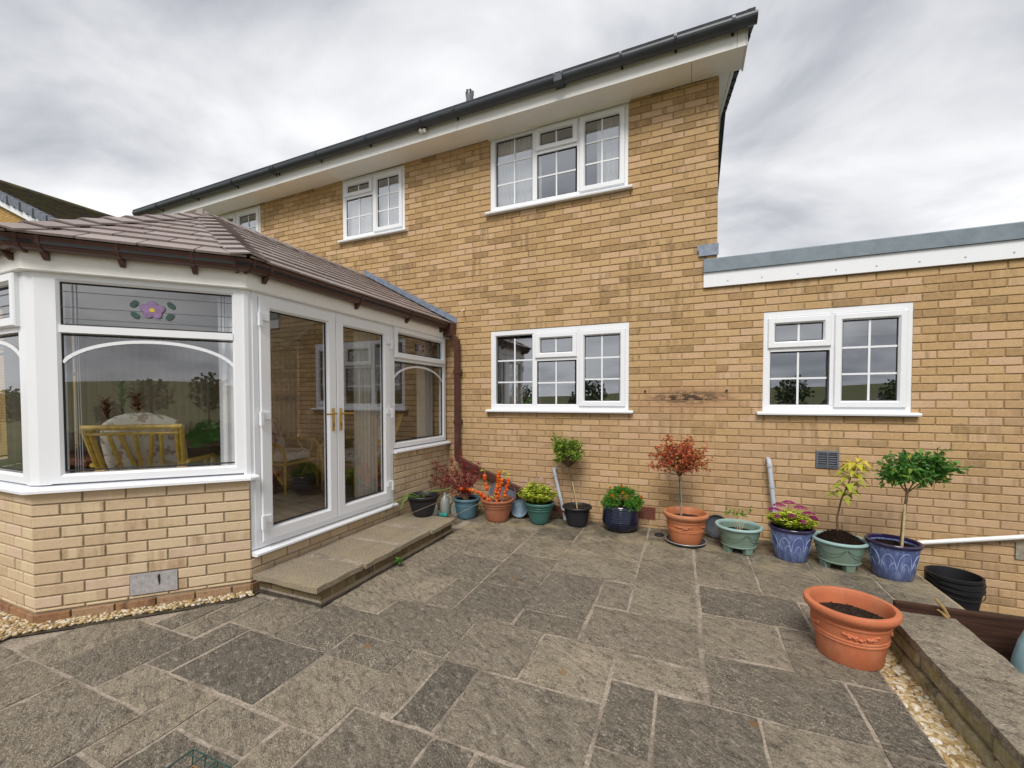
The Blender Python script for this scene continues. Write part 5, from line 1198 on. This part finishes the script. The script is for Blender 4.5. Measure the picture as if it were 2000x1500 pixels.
# sedums
def sedum(label, c, rx, h, z0, fm, fn, hd, lpos):
    t = plant('sedum', label, 'plant', c[0], c[1], z0); lf = MB(); fl = MB(); st = MB()
    for k in range(95):
        th = random.uniform(0, 6.28); q = math.sqrt(random.random()); bx = V((c[0]+rx*.45*q*math.cos(th), c[1]+rx*.45*q*math.sin(th), z0)); tip = V((c[0]+rx*q*math.cos(th), c[1]+rx*.8*q*math.sin(th), z0+h*(1-.55*q*q)*random.uniform(.82, 1.08)))
        st.tube([bx, (bx+tip)/2+V((0, 0, .02)), tip], .003, 4)
        for i in range(12):
            f = random.uniform(.35, 1); p = bx+(tip-bx)*f; a = random.uniform(0, 6.28); lf.leaf(p, V((math.cos(a), math.sin(a), .35)), V((0, 0, 1)), random.uniform(.034, .056), random.uniform(.026, .038), lc(), .1, .1)
    st.build('stem', 'leaf_bay', t); lf.build('foliage', 'leaf_lime', t)
    for (fx, fy, fz, fr) in lpos:
        b = MB(); cc = V((c[0]+fx, c[1]+fy, z0+fz))
        for i in range(int(fn*fr/.045)):
            a = random.uniform(0, 6.28); q = math.sqrt(random.random())*fr; p = cc+V((q*math.cos(a), q*math.sin(a), hd*(1-(q/fr)**2)+random.uniform(-.004, .004))); s = random.uniform(.0035, .0065); k = lc()
            b.add([p+V((s, 0, 0)), p+V((-s*.5, s*.86, 0)), p+V((-s*.5, -s*.86, 0)), p+V((0, 0, s*1.1))], [(0, 1, 3), (1, 2, 3), (2, 0, 3), (0, 2, 1)], k)
        b.build('flower_head', fm, t)
sedum('lime leaved sedum with pale pink heads in the dark green pot', (-1.90, -.33), .235, .235, .235, 'flower_pink', 120, .012,
      [(-.21, -.0, .19, .022), (-.15, .02, .235, .022), (-.08, .05, .25, .02), (.02, .08, .27, .025), (.13, .05, .235, .03), (.18, .0, .22, .034), (.22, -.0, .17, .03), (.03, .0, .265, .018)])
sedum('sedum with magenta flower heads in the left blue glazed pot', (.605, -.505), .195, .165, .272, 'flower_mag', 170, .018,
      [(-.15, -.05, .170, .048), (-.10, .0, .20, .052), (-.02, .03, .225, .050), (.07, .02, .190, .052), (.12, -.04, .155, .050), (.16, -.02, .115, .034), (.06, -.13, .095, .028), (-.13, -.10, .12, .024), (-.02, -.10, .135, .030), (.18, .02, .09, .03)])
# bay
t = plant('bay_tree', 'slim bay standard with a small round crown in the black lattice pot', 'tree', *P5, .195)
stem(t, [(-1.445, -.245, .19), (-1.475, -.243, .35), (-1.515, -.24, .52), (-1.545, -.235, .64), (-1.555, -.23, .72)], .010, .007, 'bark')
stem(t, [(-1.437, -.262, .19), (-1.470, -.258, .36), (-1.500, -.256, .50)], .0065, .006, 'cane', 'cane')
crown(t, (-1.562, -.23, .855), (.205, .18, .190), 78, 13, .058, .022, 'leaf_bay', (-1.55, -.232, .66))
# marigold
t = plant('marigold', 'bushy green marigolds with orange flowers in the navy pot', 'plant', *P6, .255)
lf = MB()
for k in range(150):
    d = rdir(.5); d.z = abs(d.z)*.9; tip = V((P6[0]+.02+d.x*.215, P6[1]+d.y*.19, .265+d.z*.225))
    for i in range(26): p = tip-d*random.uniform(0, .06)+rdir()*.018; lf.leaf(p, (d+rdir()*.9).normalized(), rdir(.7), random.uniform(.022, .038), random.uniform(.006, .010), lc())
lf.build('foliage', 'leaf_mari', t)
for (x, z, yy, r) in ((-1.02, .415, -.42, .021), (-.91, .445, -.37, .018), (-.925, .49, -.30, .016), (-.86, .415, -.38, .016), (-.73, .40, -.30, .022), (-1.06, .475, -.30, .015), (-.88, .40, -.40, .012), (-.95, .50, -.22, .014)):
    b = MB()
    for i in range(46): d = rdir(.6); p = V((x, yy, z)); b.leaf(p, d, rdir(), r, r*.6, (random.uniform(.3, 1) if r > .017 else random.uniform(0, .5), 0, 0, 1))
    b.build('flower', 'flower_or', t)
# russet standard
t = plant('russet_tree', 'small standard tree with russet red leaves in the terracotta pot', 'tree', *P7, .22)
stem(t, [(-.325, -.415, .20), (-.33, -.415, .45), (-.345, -.415, .63), (-.35, -.415, .72)], .0085, .0075, 'greybark')
stem(t, [(-.336, -.428, .42), (-.347, -.43, .66)], .006, .006, 'wire', 'tie')
tw = MB(); lf = MB()
for k in range(54):
    while True:
        d = rdir(.25)
        if d.z > -.45: break
    tip = V((-.355, -.415, .865))+V((d.x*.30, d.y*.21, d.z*.235))*random.uniform(.55, 1.12); b0 = V((-.35, -.415, .66+random.uniform(0, .1))); m = (b0+tip)/2+rdir()*.02; tw.tube([b0, m, tip], [.004, .0025, .0012], 4)
    for i in range(27):
        f = random.uniform(.35, 1.03); p = (b0+(m-b0)*f*2 if f < .5 else m+(tip-m)*(f-.5)*2)+rdir()*random.uniform(0, .035); lf.leaf(p, rdir(.1), rdir(.8), random.uniform(.028, .044), random.uniform(.016, .023), lc())
tw.build('branch', 'bark', t); lf.build('crown', 'leaf_red', t)
# thin sprigs
t = plant('young_sprigs', 'three thin sprigs with small dark leaves in the mint bowl', 'plant', *P8, .195)
for (a, b) in (((.17, -.45, .19), (.085, -.47, .40)), ((.19, -.46, .19), (.20, -.46, .395)), ((.21, -.45, .19), (.275, -.46, .415)), ((.18, -.45, .19), (.15, -.44, .37)), ((.20, -.44, .19), (.235, -.44, .37))):
    stem(t, [a, [(a[i]+b[i])/2+(.01 if i == 2 else 0) for i in range(3)], b], .0028, .002, 'cane', 'stem', 5); lf = MB()
    for i in range(11): lf.leaf(V(b)+rdir()*.016-V((0, 0, random.uniform(0, .05))), rdir(.4), rdir(.7), random.uniform(.03, .045), .015, lc())
    tag(lf.build('foliage', 'leaf_bay', t), kind='stuff')
# yellow leaf sapling: each large leaf its own piece
t = plant('yellow_sapling', 'leaning sapling with large yellow green leaves in the compost bowl', 'plant', *P10, .30)
sp = [V((.935, -.565, .28)), V((.928, -.56, .42)), V((.955, -.56, .58)), V((1.00, -.56, .72)), V((1.045, -.56, .85)), V((1.06, -.565, .91))]
MB().tube(sp, [.009, .008, .0065, .005, .004, .003], 7).build('trunk', 'bark', t)
for k in range(46):
    f = .40+.60*k/45; i = min(int(f*5), 4); p = sp[i]+(sp[i+1]-sp[i])*(f*5-i); a = k*2.4; d = V((math.cos(a), math.sin(a)*.8, -.12+.25*random.random())); L = random.uniform(.10, .145)
    MB().leaf(p+d*.01, d, V((0, 0, 1)), L, L*.42, (min(1, max(0, f**3.2-.08+random.uniform(-.12, .12))), 0, 0, 1), .16, .30).build('leaf', 'leaf_yel', t)
# leafy standard
t = plant('leafy_standard', 'broad dark green leafy standard on a pale cane in the blue pot', 'tree', *P11, .255)
stem(t, [(1.335, -.64, .25), (1.345, -.638, .45), (1.362, -.635, .62), (1.372, -.63, .72)], .011, .010, 'bark'); stem(t, [(1.335, -.657, .25), (1.343, -.655, .42), (1.350, -.652, .60)], .009, .008, 'cane', 'cane')
for q in ((1.27, -.64, .80), (1.44, -.62, .80), (1.52, -.65, .83), (1.36, -.55, .84)): stem(t, [(1.37, -.63, .69), tuple((V((1.37, -.63, .72))+V(q))/2), q], .006, .003, 'bark', 'branch', 5)
crown(t, (1.375, -.62, .865), (.185, .17, .155), 82, 13, .052, .026, 'leaf_holly', None, name='crown'); crown(t, (1.545, -.63, .905), (.125, .12, .175), 40, 13, .052, .026, 'leaf_holly', None, name='crown')
# weeds
def weed(label, x, y, n, s):
    t = thing('weed', label, 'weed', (x, y, 0), 'weeds in the paving joints'); lf = MB()
    for i in range(n): a = random.uniform(0, 6.28); lf.leaf(V((x, y, .01+random.uniform(0, s))), V((math.cos(a), math.sin(a), random.uniform(.1, .9))), V((0, 0, 1)), s*random.uniform(.7, 1.2), s*.5, (random.random(), 0, 0, 1))
    tag(lf.build('foliage', 'leaf_mari', t), kind='stuff')
weed('bright green weed growing at the foot of the door step', -2.60, -2.02, 26, .045); weed('tiny weed in the paving joint in front of the bay tree', -1.375, -1.37, 9, .016); weed('small weed by the saucer of the russet tree', -.60, -.62, 12, .018)
dbr = MB()
for (x, y, r) in ((-.545, -.30, .05), (-.53, -.27, .035)): dbr.blob((x, y, .012), r, None, 9, .45)
tag(dbr.build('drain_cover', 'dark'), 'small black plastic bung lying by the terracotta air brick', 'bung')
# ---------------------------------------------------------------- inside the conservatory
def chair(name, label, loc, rz, group):
    t = thing(name, label, 'chair', loc, group); Mx = Matrix.Translation(V(loc)) @ Matrix.Rotation(rz, 4, 'Z')
    def tb(n, pts, r=.017, mat='rattan', seg=8): MB().tube([Mx @ V(p) for p in pts], r, seg).build(n, mat, t)
    # chair faces +Y in its own axes; back at -Y, leaning back
    for s in (-1, 1):
        tb('leg', [(s*.29, .30, 0), (s*.29, .30, .40)]); tb('leg', [(s*.27, -.25, 0), (s*.27, -.27, .40)])
        tb('back_post', [(s*.26, -.26, .36), (s*.275, -.36, .62), (s*.30, -.50, .94)], .020); tb('back_post', [(s*.232, -.26, .36), (s*.245, -.36, .62), (s*.265, -.50, .93)], .016)
        tb('arm', [(s*.30, -.38, .64), (s*.34, -.1, .63), (s*.34, .22, .62), (s*.32, .31, .54), (s*.29, .31, .38)], .018)
        tb('arm_brace', [(s*.31, .28, .12), (s*.33, .10, .40), (s*.34, -.05, .62)], .012); tb('arm_brace', [(s*.31, .05, .12), (s*.33, .16, .40), (s*.34, .20, .61)], .012)
        tb('side_rail', [(s*.29, .30, .36), (s*.27, -.26, .36)])
        b = MB(); b.tube([Mx @ V((s*.249, -.30, .46)), Mx @ V((s*.26, -.36, .60))], .036, 10); b.build('binding', 'rattan', t)
    tb('top_rail', [(-.31, -.505, .935), (.31, -.505, .935)], .021); tb('top_rail', [(-.28, -.485, .885), (.28, -.485, .885)], .013)
    tb('seat_rail', [(-.29, .30, .36), (.29, .30, .36)]); tb('seat_rail', [(-.27, -.26, .36), (.27, -.26, .36)])
    for (a, b) in ((-.14, -.09), (-.08, -.005), (.0, .0), (.10, .015), (.15, .10)):
        tb('back_slat', [(a*1.1, -.492, .88), (b*1.2, -.30, .44)], .014)
    def cush(n, c, sz, rx):
        bm = bmesh.new(); bmesh.ops.create_cube(bm, size=1); bmesh.ops.subdivide_edges(bm, edges=bm.edges[:], cuts=6, use_grid_fill=True)
        b = MB(); vs = []
        for v in bm.verts:
            p = v.co*2; k = (1-abs(p.x)**4*.18)*(1-abs(p.z)**4*.18); q = V((p.x*(1-.12*abs(p.z)**3), p.y*(1-.55*max(abs(p.x), abs(p.z))**4), p.z*(1-.10*abs(p.x)**3)))
            if n == 'back_cushion': q.z += .16*(1-p.x*p.x)*(1 if p.z > .6 else 0); q.y += -.25*abs(math.sin(p.z*4.5))*.25
            q = V((q.x*sz[0]/2, q.y*sz[1]/2, q.z*sz[2]/2)); vs.append(Mx @ (Matrix.Rotation(rx, 3, 'X') @ q + V(c)))
        bm.verts.index_update(); b.add(vs, [[v.index for v in f.verts] for f in bm.faces], None, True); bm.free(); b.build(n, 'cushion', t)
    cush('seat_cushion', (0, .03, .44), (.54, .58, .14), 0); cush('back_cushion', (0, -.275, .735), (.52, .17, .56), R(24))
    return t
FZ = .306
chair('rattan_chair', 'rattan armchair with floral cushions, its slatted back against the splayed window', (-4.60, -2.755, FZ), R(45), 'rattan armchairs in the conservatory')
chair('rattan_chair', 'rattan armchair with floral cushions seen through the left french door', (-5.10, -1.15, FZ), R(-80), 'rattan armchairs in the conservatory')
chair('rattan_chair', 'rattan armchair seen between the french doors behind the cream blind', (-4.22, -.75, FZ), R(175), 'rattan armchairs in the conservatory')
# low tables and plants
def ctable(label, x, y, z, r, h):
    t = thing('side_table', label, 'table', (x, y, z)); MB().lathe([(.01, h-.025), (r, h-.025), (r+.008, h-.012), (r, h), (.01, h)], (x, y, z), 28).build('top', 'wood_red', t)
    for k in range(4): a = k*math.pi/2+.7; MB().tube([V((x+r*.75*math.cos(a), y+r*.75*math.sin(a), z)), V((x+r*.6*math.cos(a), y+r*.6*math.sin(a), z+h-.02))], .016, 8).build('leg', 'rattan', t)
ctable('round rattan table carrying the monstera and white urn', -4.70, -1.98, FZ, .30, .46); ctable('small wooden table carrying the red flowers', -5.62, -2.55, FZ, .26, .62)
def leafshape(b, p, d, n, L, W, c, notch=True):
    d = d.normalized(); s = d.cross(n).normalized(); n = s.cross(d).normalized(); pts = []; k = 13
    for sd in (-1, 1):
        row = []
        for i in range(k):
            u = i/(k-1); w = W/2*math.sin(math.pi*min(1, u*.92+.08))**.6*(1 if not notch or i % 3 else .45)
            row.append((p+d*L*u+s*sd*w-n*(L*.22*u*u+w*.25)))
        pts.append(row)
    mid = [p+d*L*i/(k-1)-n*L*.22*(i/(k-1))**2 for i in range(k)]
    for sd in (0, 1): b.add(mid+pts[sd], [(i, i+1, k+i+1, k+i) for i in range(k-1)], c)
t = thing('monstera', 'monstera with big split leaves on the rattan table', 'plant', (-4.62, -1.95, FZ+.46)); pt = MB(); pt.lathe([(.01, 0), (.07, 0), (.095, .15), (.088, .15), (.01, .14)], (-4.62, -1.95, FZ+.46), 20); pt.build('pot', 'blackpot', t)
for k, (dx, dy, dz, L) in enumerate(((.18, -.30, .52, .24), (.02, -.33, .44, .22), (.28, -.12, .66, .26), (-.14, -.28, .50, .22), (.12, -.14, .74, .24), (.34, -.30, .40, .22), (-.2, .05, .68, .24), (.05, .1, .8, .22))):
    b0 = V((-4.62, -1.95, FZ+.60)); e = b0+V((dx, dy, dz-.15)); MB().tube([b0, (b0+e)/2+V((0, 0, .08)), e], .006, 6).build('stem', 'leaf_holly', t)
    L *= 1.25; b = MB(); leafshape(b, e, V((dx, dy-.1, -.25)), V((dx*.3+.3, -.5, 1)), L, L*.95, (random.uniform(.3, .8), 0, 0, 1)); b.build('leaf', 'leaf_holly', t)
t = thing('white_urn', 'small white footed urn planter beside the monstera', 'urn', (-4.50, -2.12, FZ+.46)); MB().lathe([(.01, 0), (.05, 0), (.05, .012), (.018, .03), (.018, .055), (.05, .08), (.07, .12), (.075, .15), (.083, .16), (.07, .16), (.01, .14)], (-4.50, -2.12, FZ+.46), 20).build('body', 'pvc', t)
lf = MB()
for i in range(60): lf.leaf(V((-4.50, -2.12, FZ+.62)), rdir(1.1), rdir(), random.uniform(.04, .10), .02, lc())
lf.build('foliage', 'leaf_bay', t)
t = thing('red_flower_plant', 'red spiky flowers on tall dark stems behind the rattan chair', 'plant', (-5.62, -2.55, FZ+.62)); MB().lathe([(.01, 0), (.06, 0), (.085, .13), (.078, .13), (.01, .12)], (-5.62, -2.55, FZ+.62), 18).build('pot', 'wood_red', t)
for (dx, dy, h) in ((-.06, -.06, .42), (.07, .05, .46), (.0, .0, .62)):
    p = V((-5.62+dx, -2.55+dy, FZ+.72)); MB().tube([p, p+V((dx*.5, dy*.5, h))], .007, 6).build('stem', 'leaf_holly', t)
    b = MB()
    for i in range(16): a = i*2.4; b.leaf(p+V((dx*.5, dy*.5, h*(.55+.4*(i/16)))), V((math.cos(a)*.7, math.sin(a)*.7, 1)), V((0, 0, 1)), .13, .035, lc())
    b.build('flower', 'red_spike' if h < .6 else 'leaf_holly', t)
# blinds and curtains
t = folds(PD, 1.26, 1.60, .36, 2.30, -.16, 'vertical_blind', 'blind', None, .016, .055); tag(t, 'cream vertical blind gathered behind the right french door', 'blind')
t = folds(PD, .10, .42, .92, 2.22, -.20, 'vertical_blind', 'blind', None, .016, .055); tag(t, 'cream vertical blind gathered in the narrow window beside the downpipe', 'blind')
t = folds(PF, .05, .21, .92, 2.22, -.16, 'drape', 'curtain', None, .012, .05, None, .0); tag(t, 'white drape hanging at the right end of the splayed window', 'curtain')
t = folds(PF2, .25, 1.15, .92, 2.22, -.16, 'vertical_blind', 'blind_d', None, .014, .085); tag(t, 'fawn vertical blind drawn across the far side of the conservatory', 'blind')
t = folds(PD2, .10, 2.70, .40, 2.22, -.16, 'vertical_blind', 'blind_d', None, .014, .085); tag(t, 'fawn vertical blind drawn across the back side of the conservatory', 'blind')
bc = thing('blind_cord', 'thin white blind cords hanging at the left of the splayed window', 'cord', PF(1.03, .95, -.14))
for k in range(4): MB().tube([PF(1.00+k*.013, .93+.004*k, -.14), PF(1.01+k*.010, 2.2, -.14)], .0022, 5).build('cord', 'pvc', bc)
bc = thing('blind_cord', 'thin white blind cords hanging in the front window at the left edge', 'cord', PFR(.36, .95, -.14))
for k in range(4): MB().tube([PFR(.34+k*.013, .93+.004*k, -.14), PFR(.345+k*.010, 2.2, -.14)], .0022, 5).build('cord', 'pvc', bc)
t = thing('star_garland', 'string of yellow stars and glass drops in the front window', 'garland', PFR(.24, 1.25, -.12)); MB().tube([PFR(.24, 1.20, -.12), PFR(.24, 2.1, -.12)], .0015, 5).build('string', 'pvc', t)
for k, z in enumerate((1.31, 1.46, 1.62, 1.76)):
    q = []
    for i in range(10): a = i*math.pi/5+k*.5; r = (.035 if i % 2 else .016); q.append(PFR(.24+r*math.cos(a), z+r*math.sin(a), -.115))
    MB().prism(q, PFR(0, 0, -.006)-PFR(0, 0, 0)).build('star', 'star', t)
for z in (1.22, 1.26, 1.38, 1.41, 1.53, 1.56, 1.69, 1.84): MB().blob(PFR(.24, z, -.115), .009, None, 8, 1.2).build('glass_drop', 'bottle', t)
cw = thing('wooden_bench', 'long reddish wooden bench inside the front window', 'bench', (-5.2, -2.9, FZ)); MB().bbox(-6.0, -4.95, -3.12, -2.78, FZ+.58, FZ+.64, .01).build('seat', 'wood_red', cw)
for x in (-5.9, -5.05): MB().bbox(x, x+.06, -3.1, -2.8, FZ, FZ+.58, .006).build('leg', 'wood_red', cw)
sw = MB(); sw.bbox(-4.22, -4.135, -.014, -.001, 1.66, 1.745, .003); swo = sw.build('light_switch', 'pvc'); tag(swo, 'white light switch on the brick wall inside the conservatory', 'switch'); MB().box(-4.19, -4.165, -.018, -.0145, 1.69, 1.715).build('rocker', 'pvc_old', swo)

# plants on the window boards
def wplant(name, label, x, z, col_leaf, n, s, potmat, r=.055, h=.07, spread=.08, y=.16, up=.9):
    t = thing(name, label, 'plant', (x, y, z), 'plants on the window boards'); MB().lathe([(.005, 0), (r*.8, 0), (r, h), (r*.92, h), (.005, h*.85)], (x, y, z), 18).build('pot', potmat, t)
    lf = MB()
    for i in range(n): d = rdir(up); lf.leaf(V((x, y, z+h))+V((d.x*spread, d.y*spread*.5, abs(d.z)*spread*1.3)), rdir(.5), rdir(.8), s*random.uniform(.7, 1.2), s*.5, lc())
    lf.build('foliage', col_leaf, t)
wplant('herb_plant', 'bright green herb in a white dish in the lower house window', -2.17, 1.30, 'leaf_mari', 70, .05, 'pvc', .065, .045)
wplant('herb_plant', 'thin leaved plant in a pale green pot in the lower house window', -1.20, 1.30, 'leaf_holly', 14, .10, 'mint_rim', .07, .075, .05)
wplant('violet_plant', 'purple flowered violet in a white cup in the extension window', 1.42, 1.30, 'purple', 60, .05, 'pvc', .04, .075, .085)
tg = thing('dry_twig', 'bare forked twig in the lower left pane of the lower house window', 'twig', (-2.42, .17, 1.30)); MB().tube([V((-2.42, .17, 1.30)), V((-2.36, .17, 1.45)), V((-2.27, .17, 1.66))], .005, 5).build('twig', 'cane', tg); MB().tube([V((-2.37, .17, 1.43)), V((-2.22, .17, 1.54))], .004, 5).build('twig', 'cane', tg)

# ---------------------------------------------------------------- neighbour's house
nb = thing('neighbour_house', 'neighbouring brick house with mossy tiled roof and white bargeboard', 'house', (-18.6, 3, 0))
NY = -.07
AX, AZ, EXX, EZ = -18.85, 7.72, -12.5, 5.05; SLP = (AZ-EZ)/(EXX-AX)
MB().prism([(2*AX-EXX+.3, NY+.1, -.46), (EXX-.3, NY+.1, -.46), (EXX-.3, NY+.1, EZ-.05), (AX, NY+.1, AZ-.2), (2*AX-EXX+.3, NY+.1, EZ-.05)], (0, 8.6, 0)).build('wall', 'farbrick', nb)
for s in (1, -1):
    o = MB().prism([(AX, NY, AZ-.02), (AX+s*(EXX-AX), NY, EZ-.02), (AX+s*(EXX-AX), NY, EZ-.28), (AX, NY, AZ-.28)], (0, .03, 0)).build('bargeboard', 'pvc', nb)
    rf = MB().prism([(AX, NY-.03, AZ+.06), (AX+s*(EXX-AX), NY-.03, EZ+.06), (AX+s*(EXX-AX), NY-.03, EZ), (AX, NY-.03, AZ)], (0, 9.0, 0)).build('roof', 'roof_moss', nb)
    if s > 0:
        n = 20
        for k in range(n):
            a, b2 = k/n, (k+1.06)/n; xa, xb = AX+(EXX-AX)*a, AX+(EXX-AX)*b2; za, zb = AZ-SLP*(xa-AX), AZ-SLP*(xb-AX)
            MB().prism([(xa, NY-.02, za+.062), (xb, NY-.02, zb+.095), (xb, NY-.02, zb+.055), (xa, NY-.02, za+.05)], (0, 8.97, 0)).build('tile_course', 'roof_moss', rf, rcol())
            MB().prism([(xa+.01, NY-.05, za+.075), (xb-.035, NY-.05-.02*(k % 2), zb+.10), (xb-.035, NY-.05-.02*(k % 2), zb-.13), (xa+.03, NY-.05-.02*(k % 2), za-.10)], (0, .16, 0)).build('verge_tile', 'verge', rf)
MB().tube([V((AX, NY-.06, AZ+.05)), V((AX, 9, AZ+.05))], .13, 10).build('ridge_tile', 'roof_moss', nb)

# ---------------------------------------------------------------- garden behind the viewer (seen in the window glass)
hd = MB()
for k in range(9000):
    x = random.uniform(-16, 18); h = .62+.30*mnoise.noise(V((x*.5, 0, 1))); z = random.uniform(-.5, h); y = -15.5+random.choice((-.55, .55))*math.sqrt(random.random()) if z < h-.2 else -15.5+random.uniform(-.55, .55)
    hd.leaf(V((x, y, z)), rdir(.2), rdir(.8), random.uniform(.12, .22), random.uniform(.10, .16), lc())
hg = thing('garden_hedge', 'dark garden hedge mirrored in the lower window panes', 'hedge', (0, -15.5, -.5)); tag(hd.build('foliage', 'hedge', hg), kind='stuff')
MB().box(-16, 18, -15.7, -15.3, -.5, .45).build('hedge_core', 'bark', hg)

tl = MB(); tk = MB()
for k in range(26):
    a = R(-75+150*(k+random.uniform(-.4, .4))/26); d = random.uniform(32, 75); x, y = d*math.sin(a), -2-d*math.cos(a); zb = -.6; h = random.uniform(1.6, 4.6)*(d/45); w = h*random.uniform(.45, .8)
    tk.tube([V((x, y, zb-1.5)), V((x, y, zb+h*.5))], [.14, .08], 6)
    for i in range(420):
        q = rdir(); q = q*(random.random()**.33); p = V((x+q.x*w*.75, y+q.y*w*.75, zb+h*.58+q.z*h*.45)); tl.leaf(p, rdir(.1), rdir(.7), h*.10, h*.08, lc())
tr = thing('tree_line', 'uneven line of garden trees mirrored in the window glass', 'trees', (0, -45, -.6)); tag(tl.build('crown', 'hedge', tr), kind='stuff'); tag(tk.build('trunk', 'bark', tr), kind='stuff')
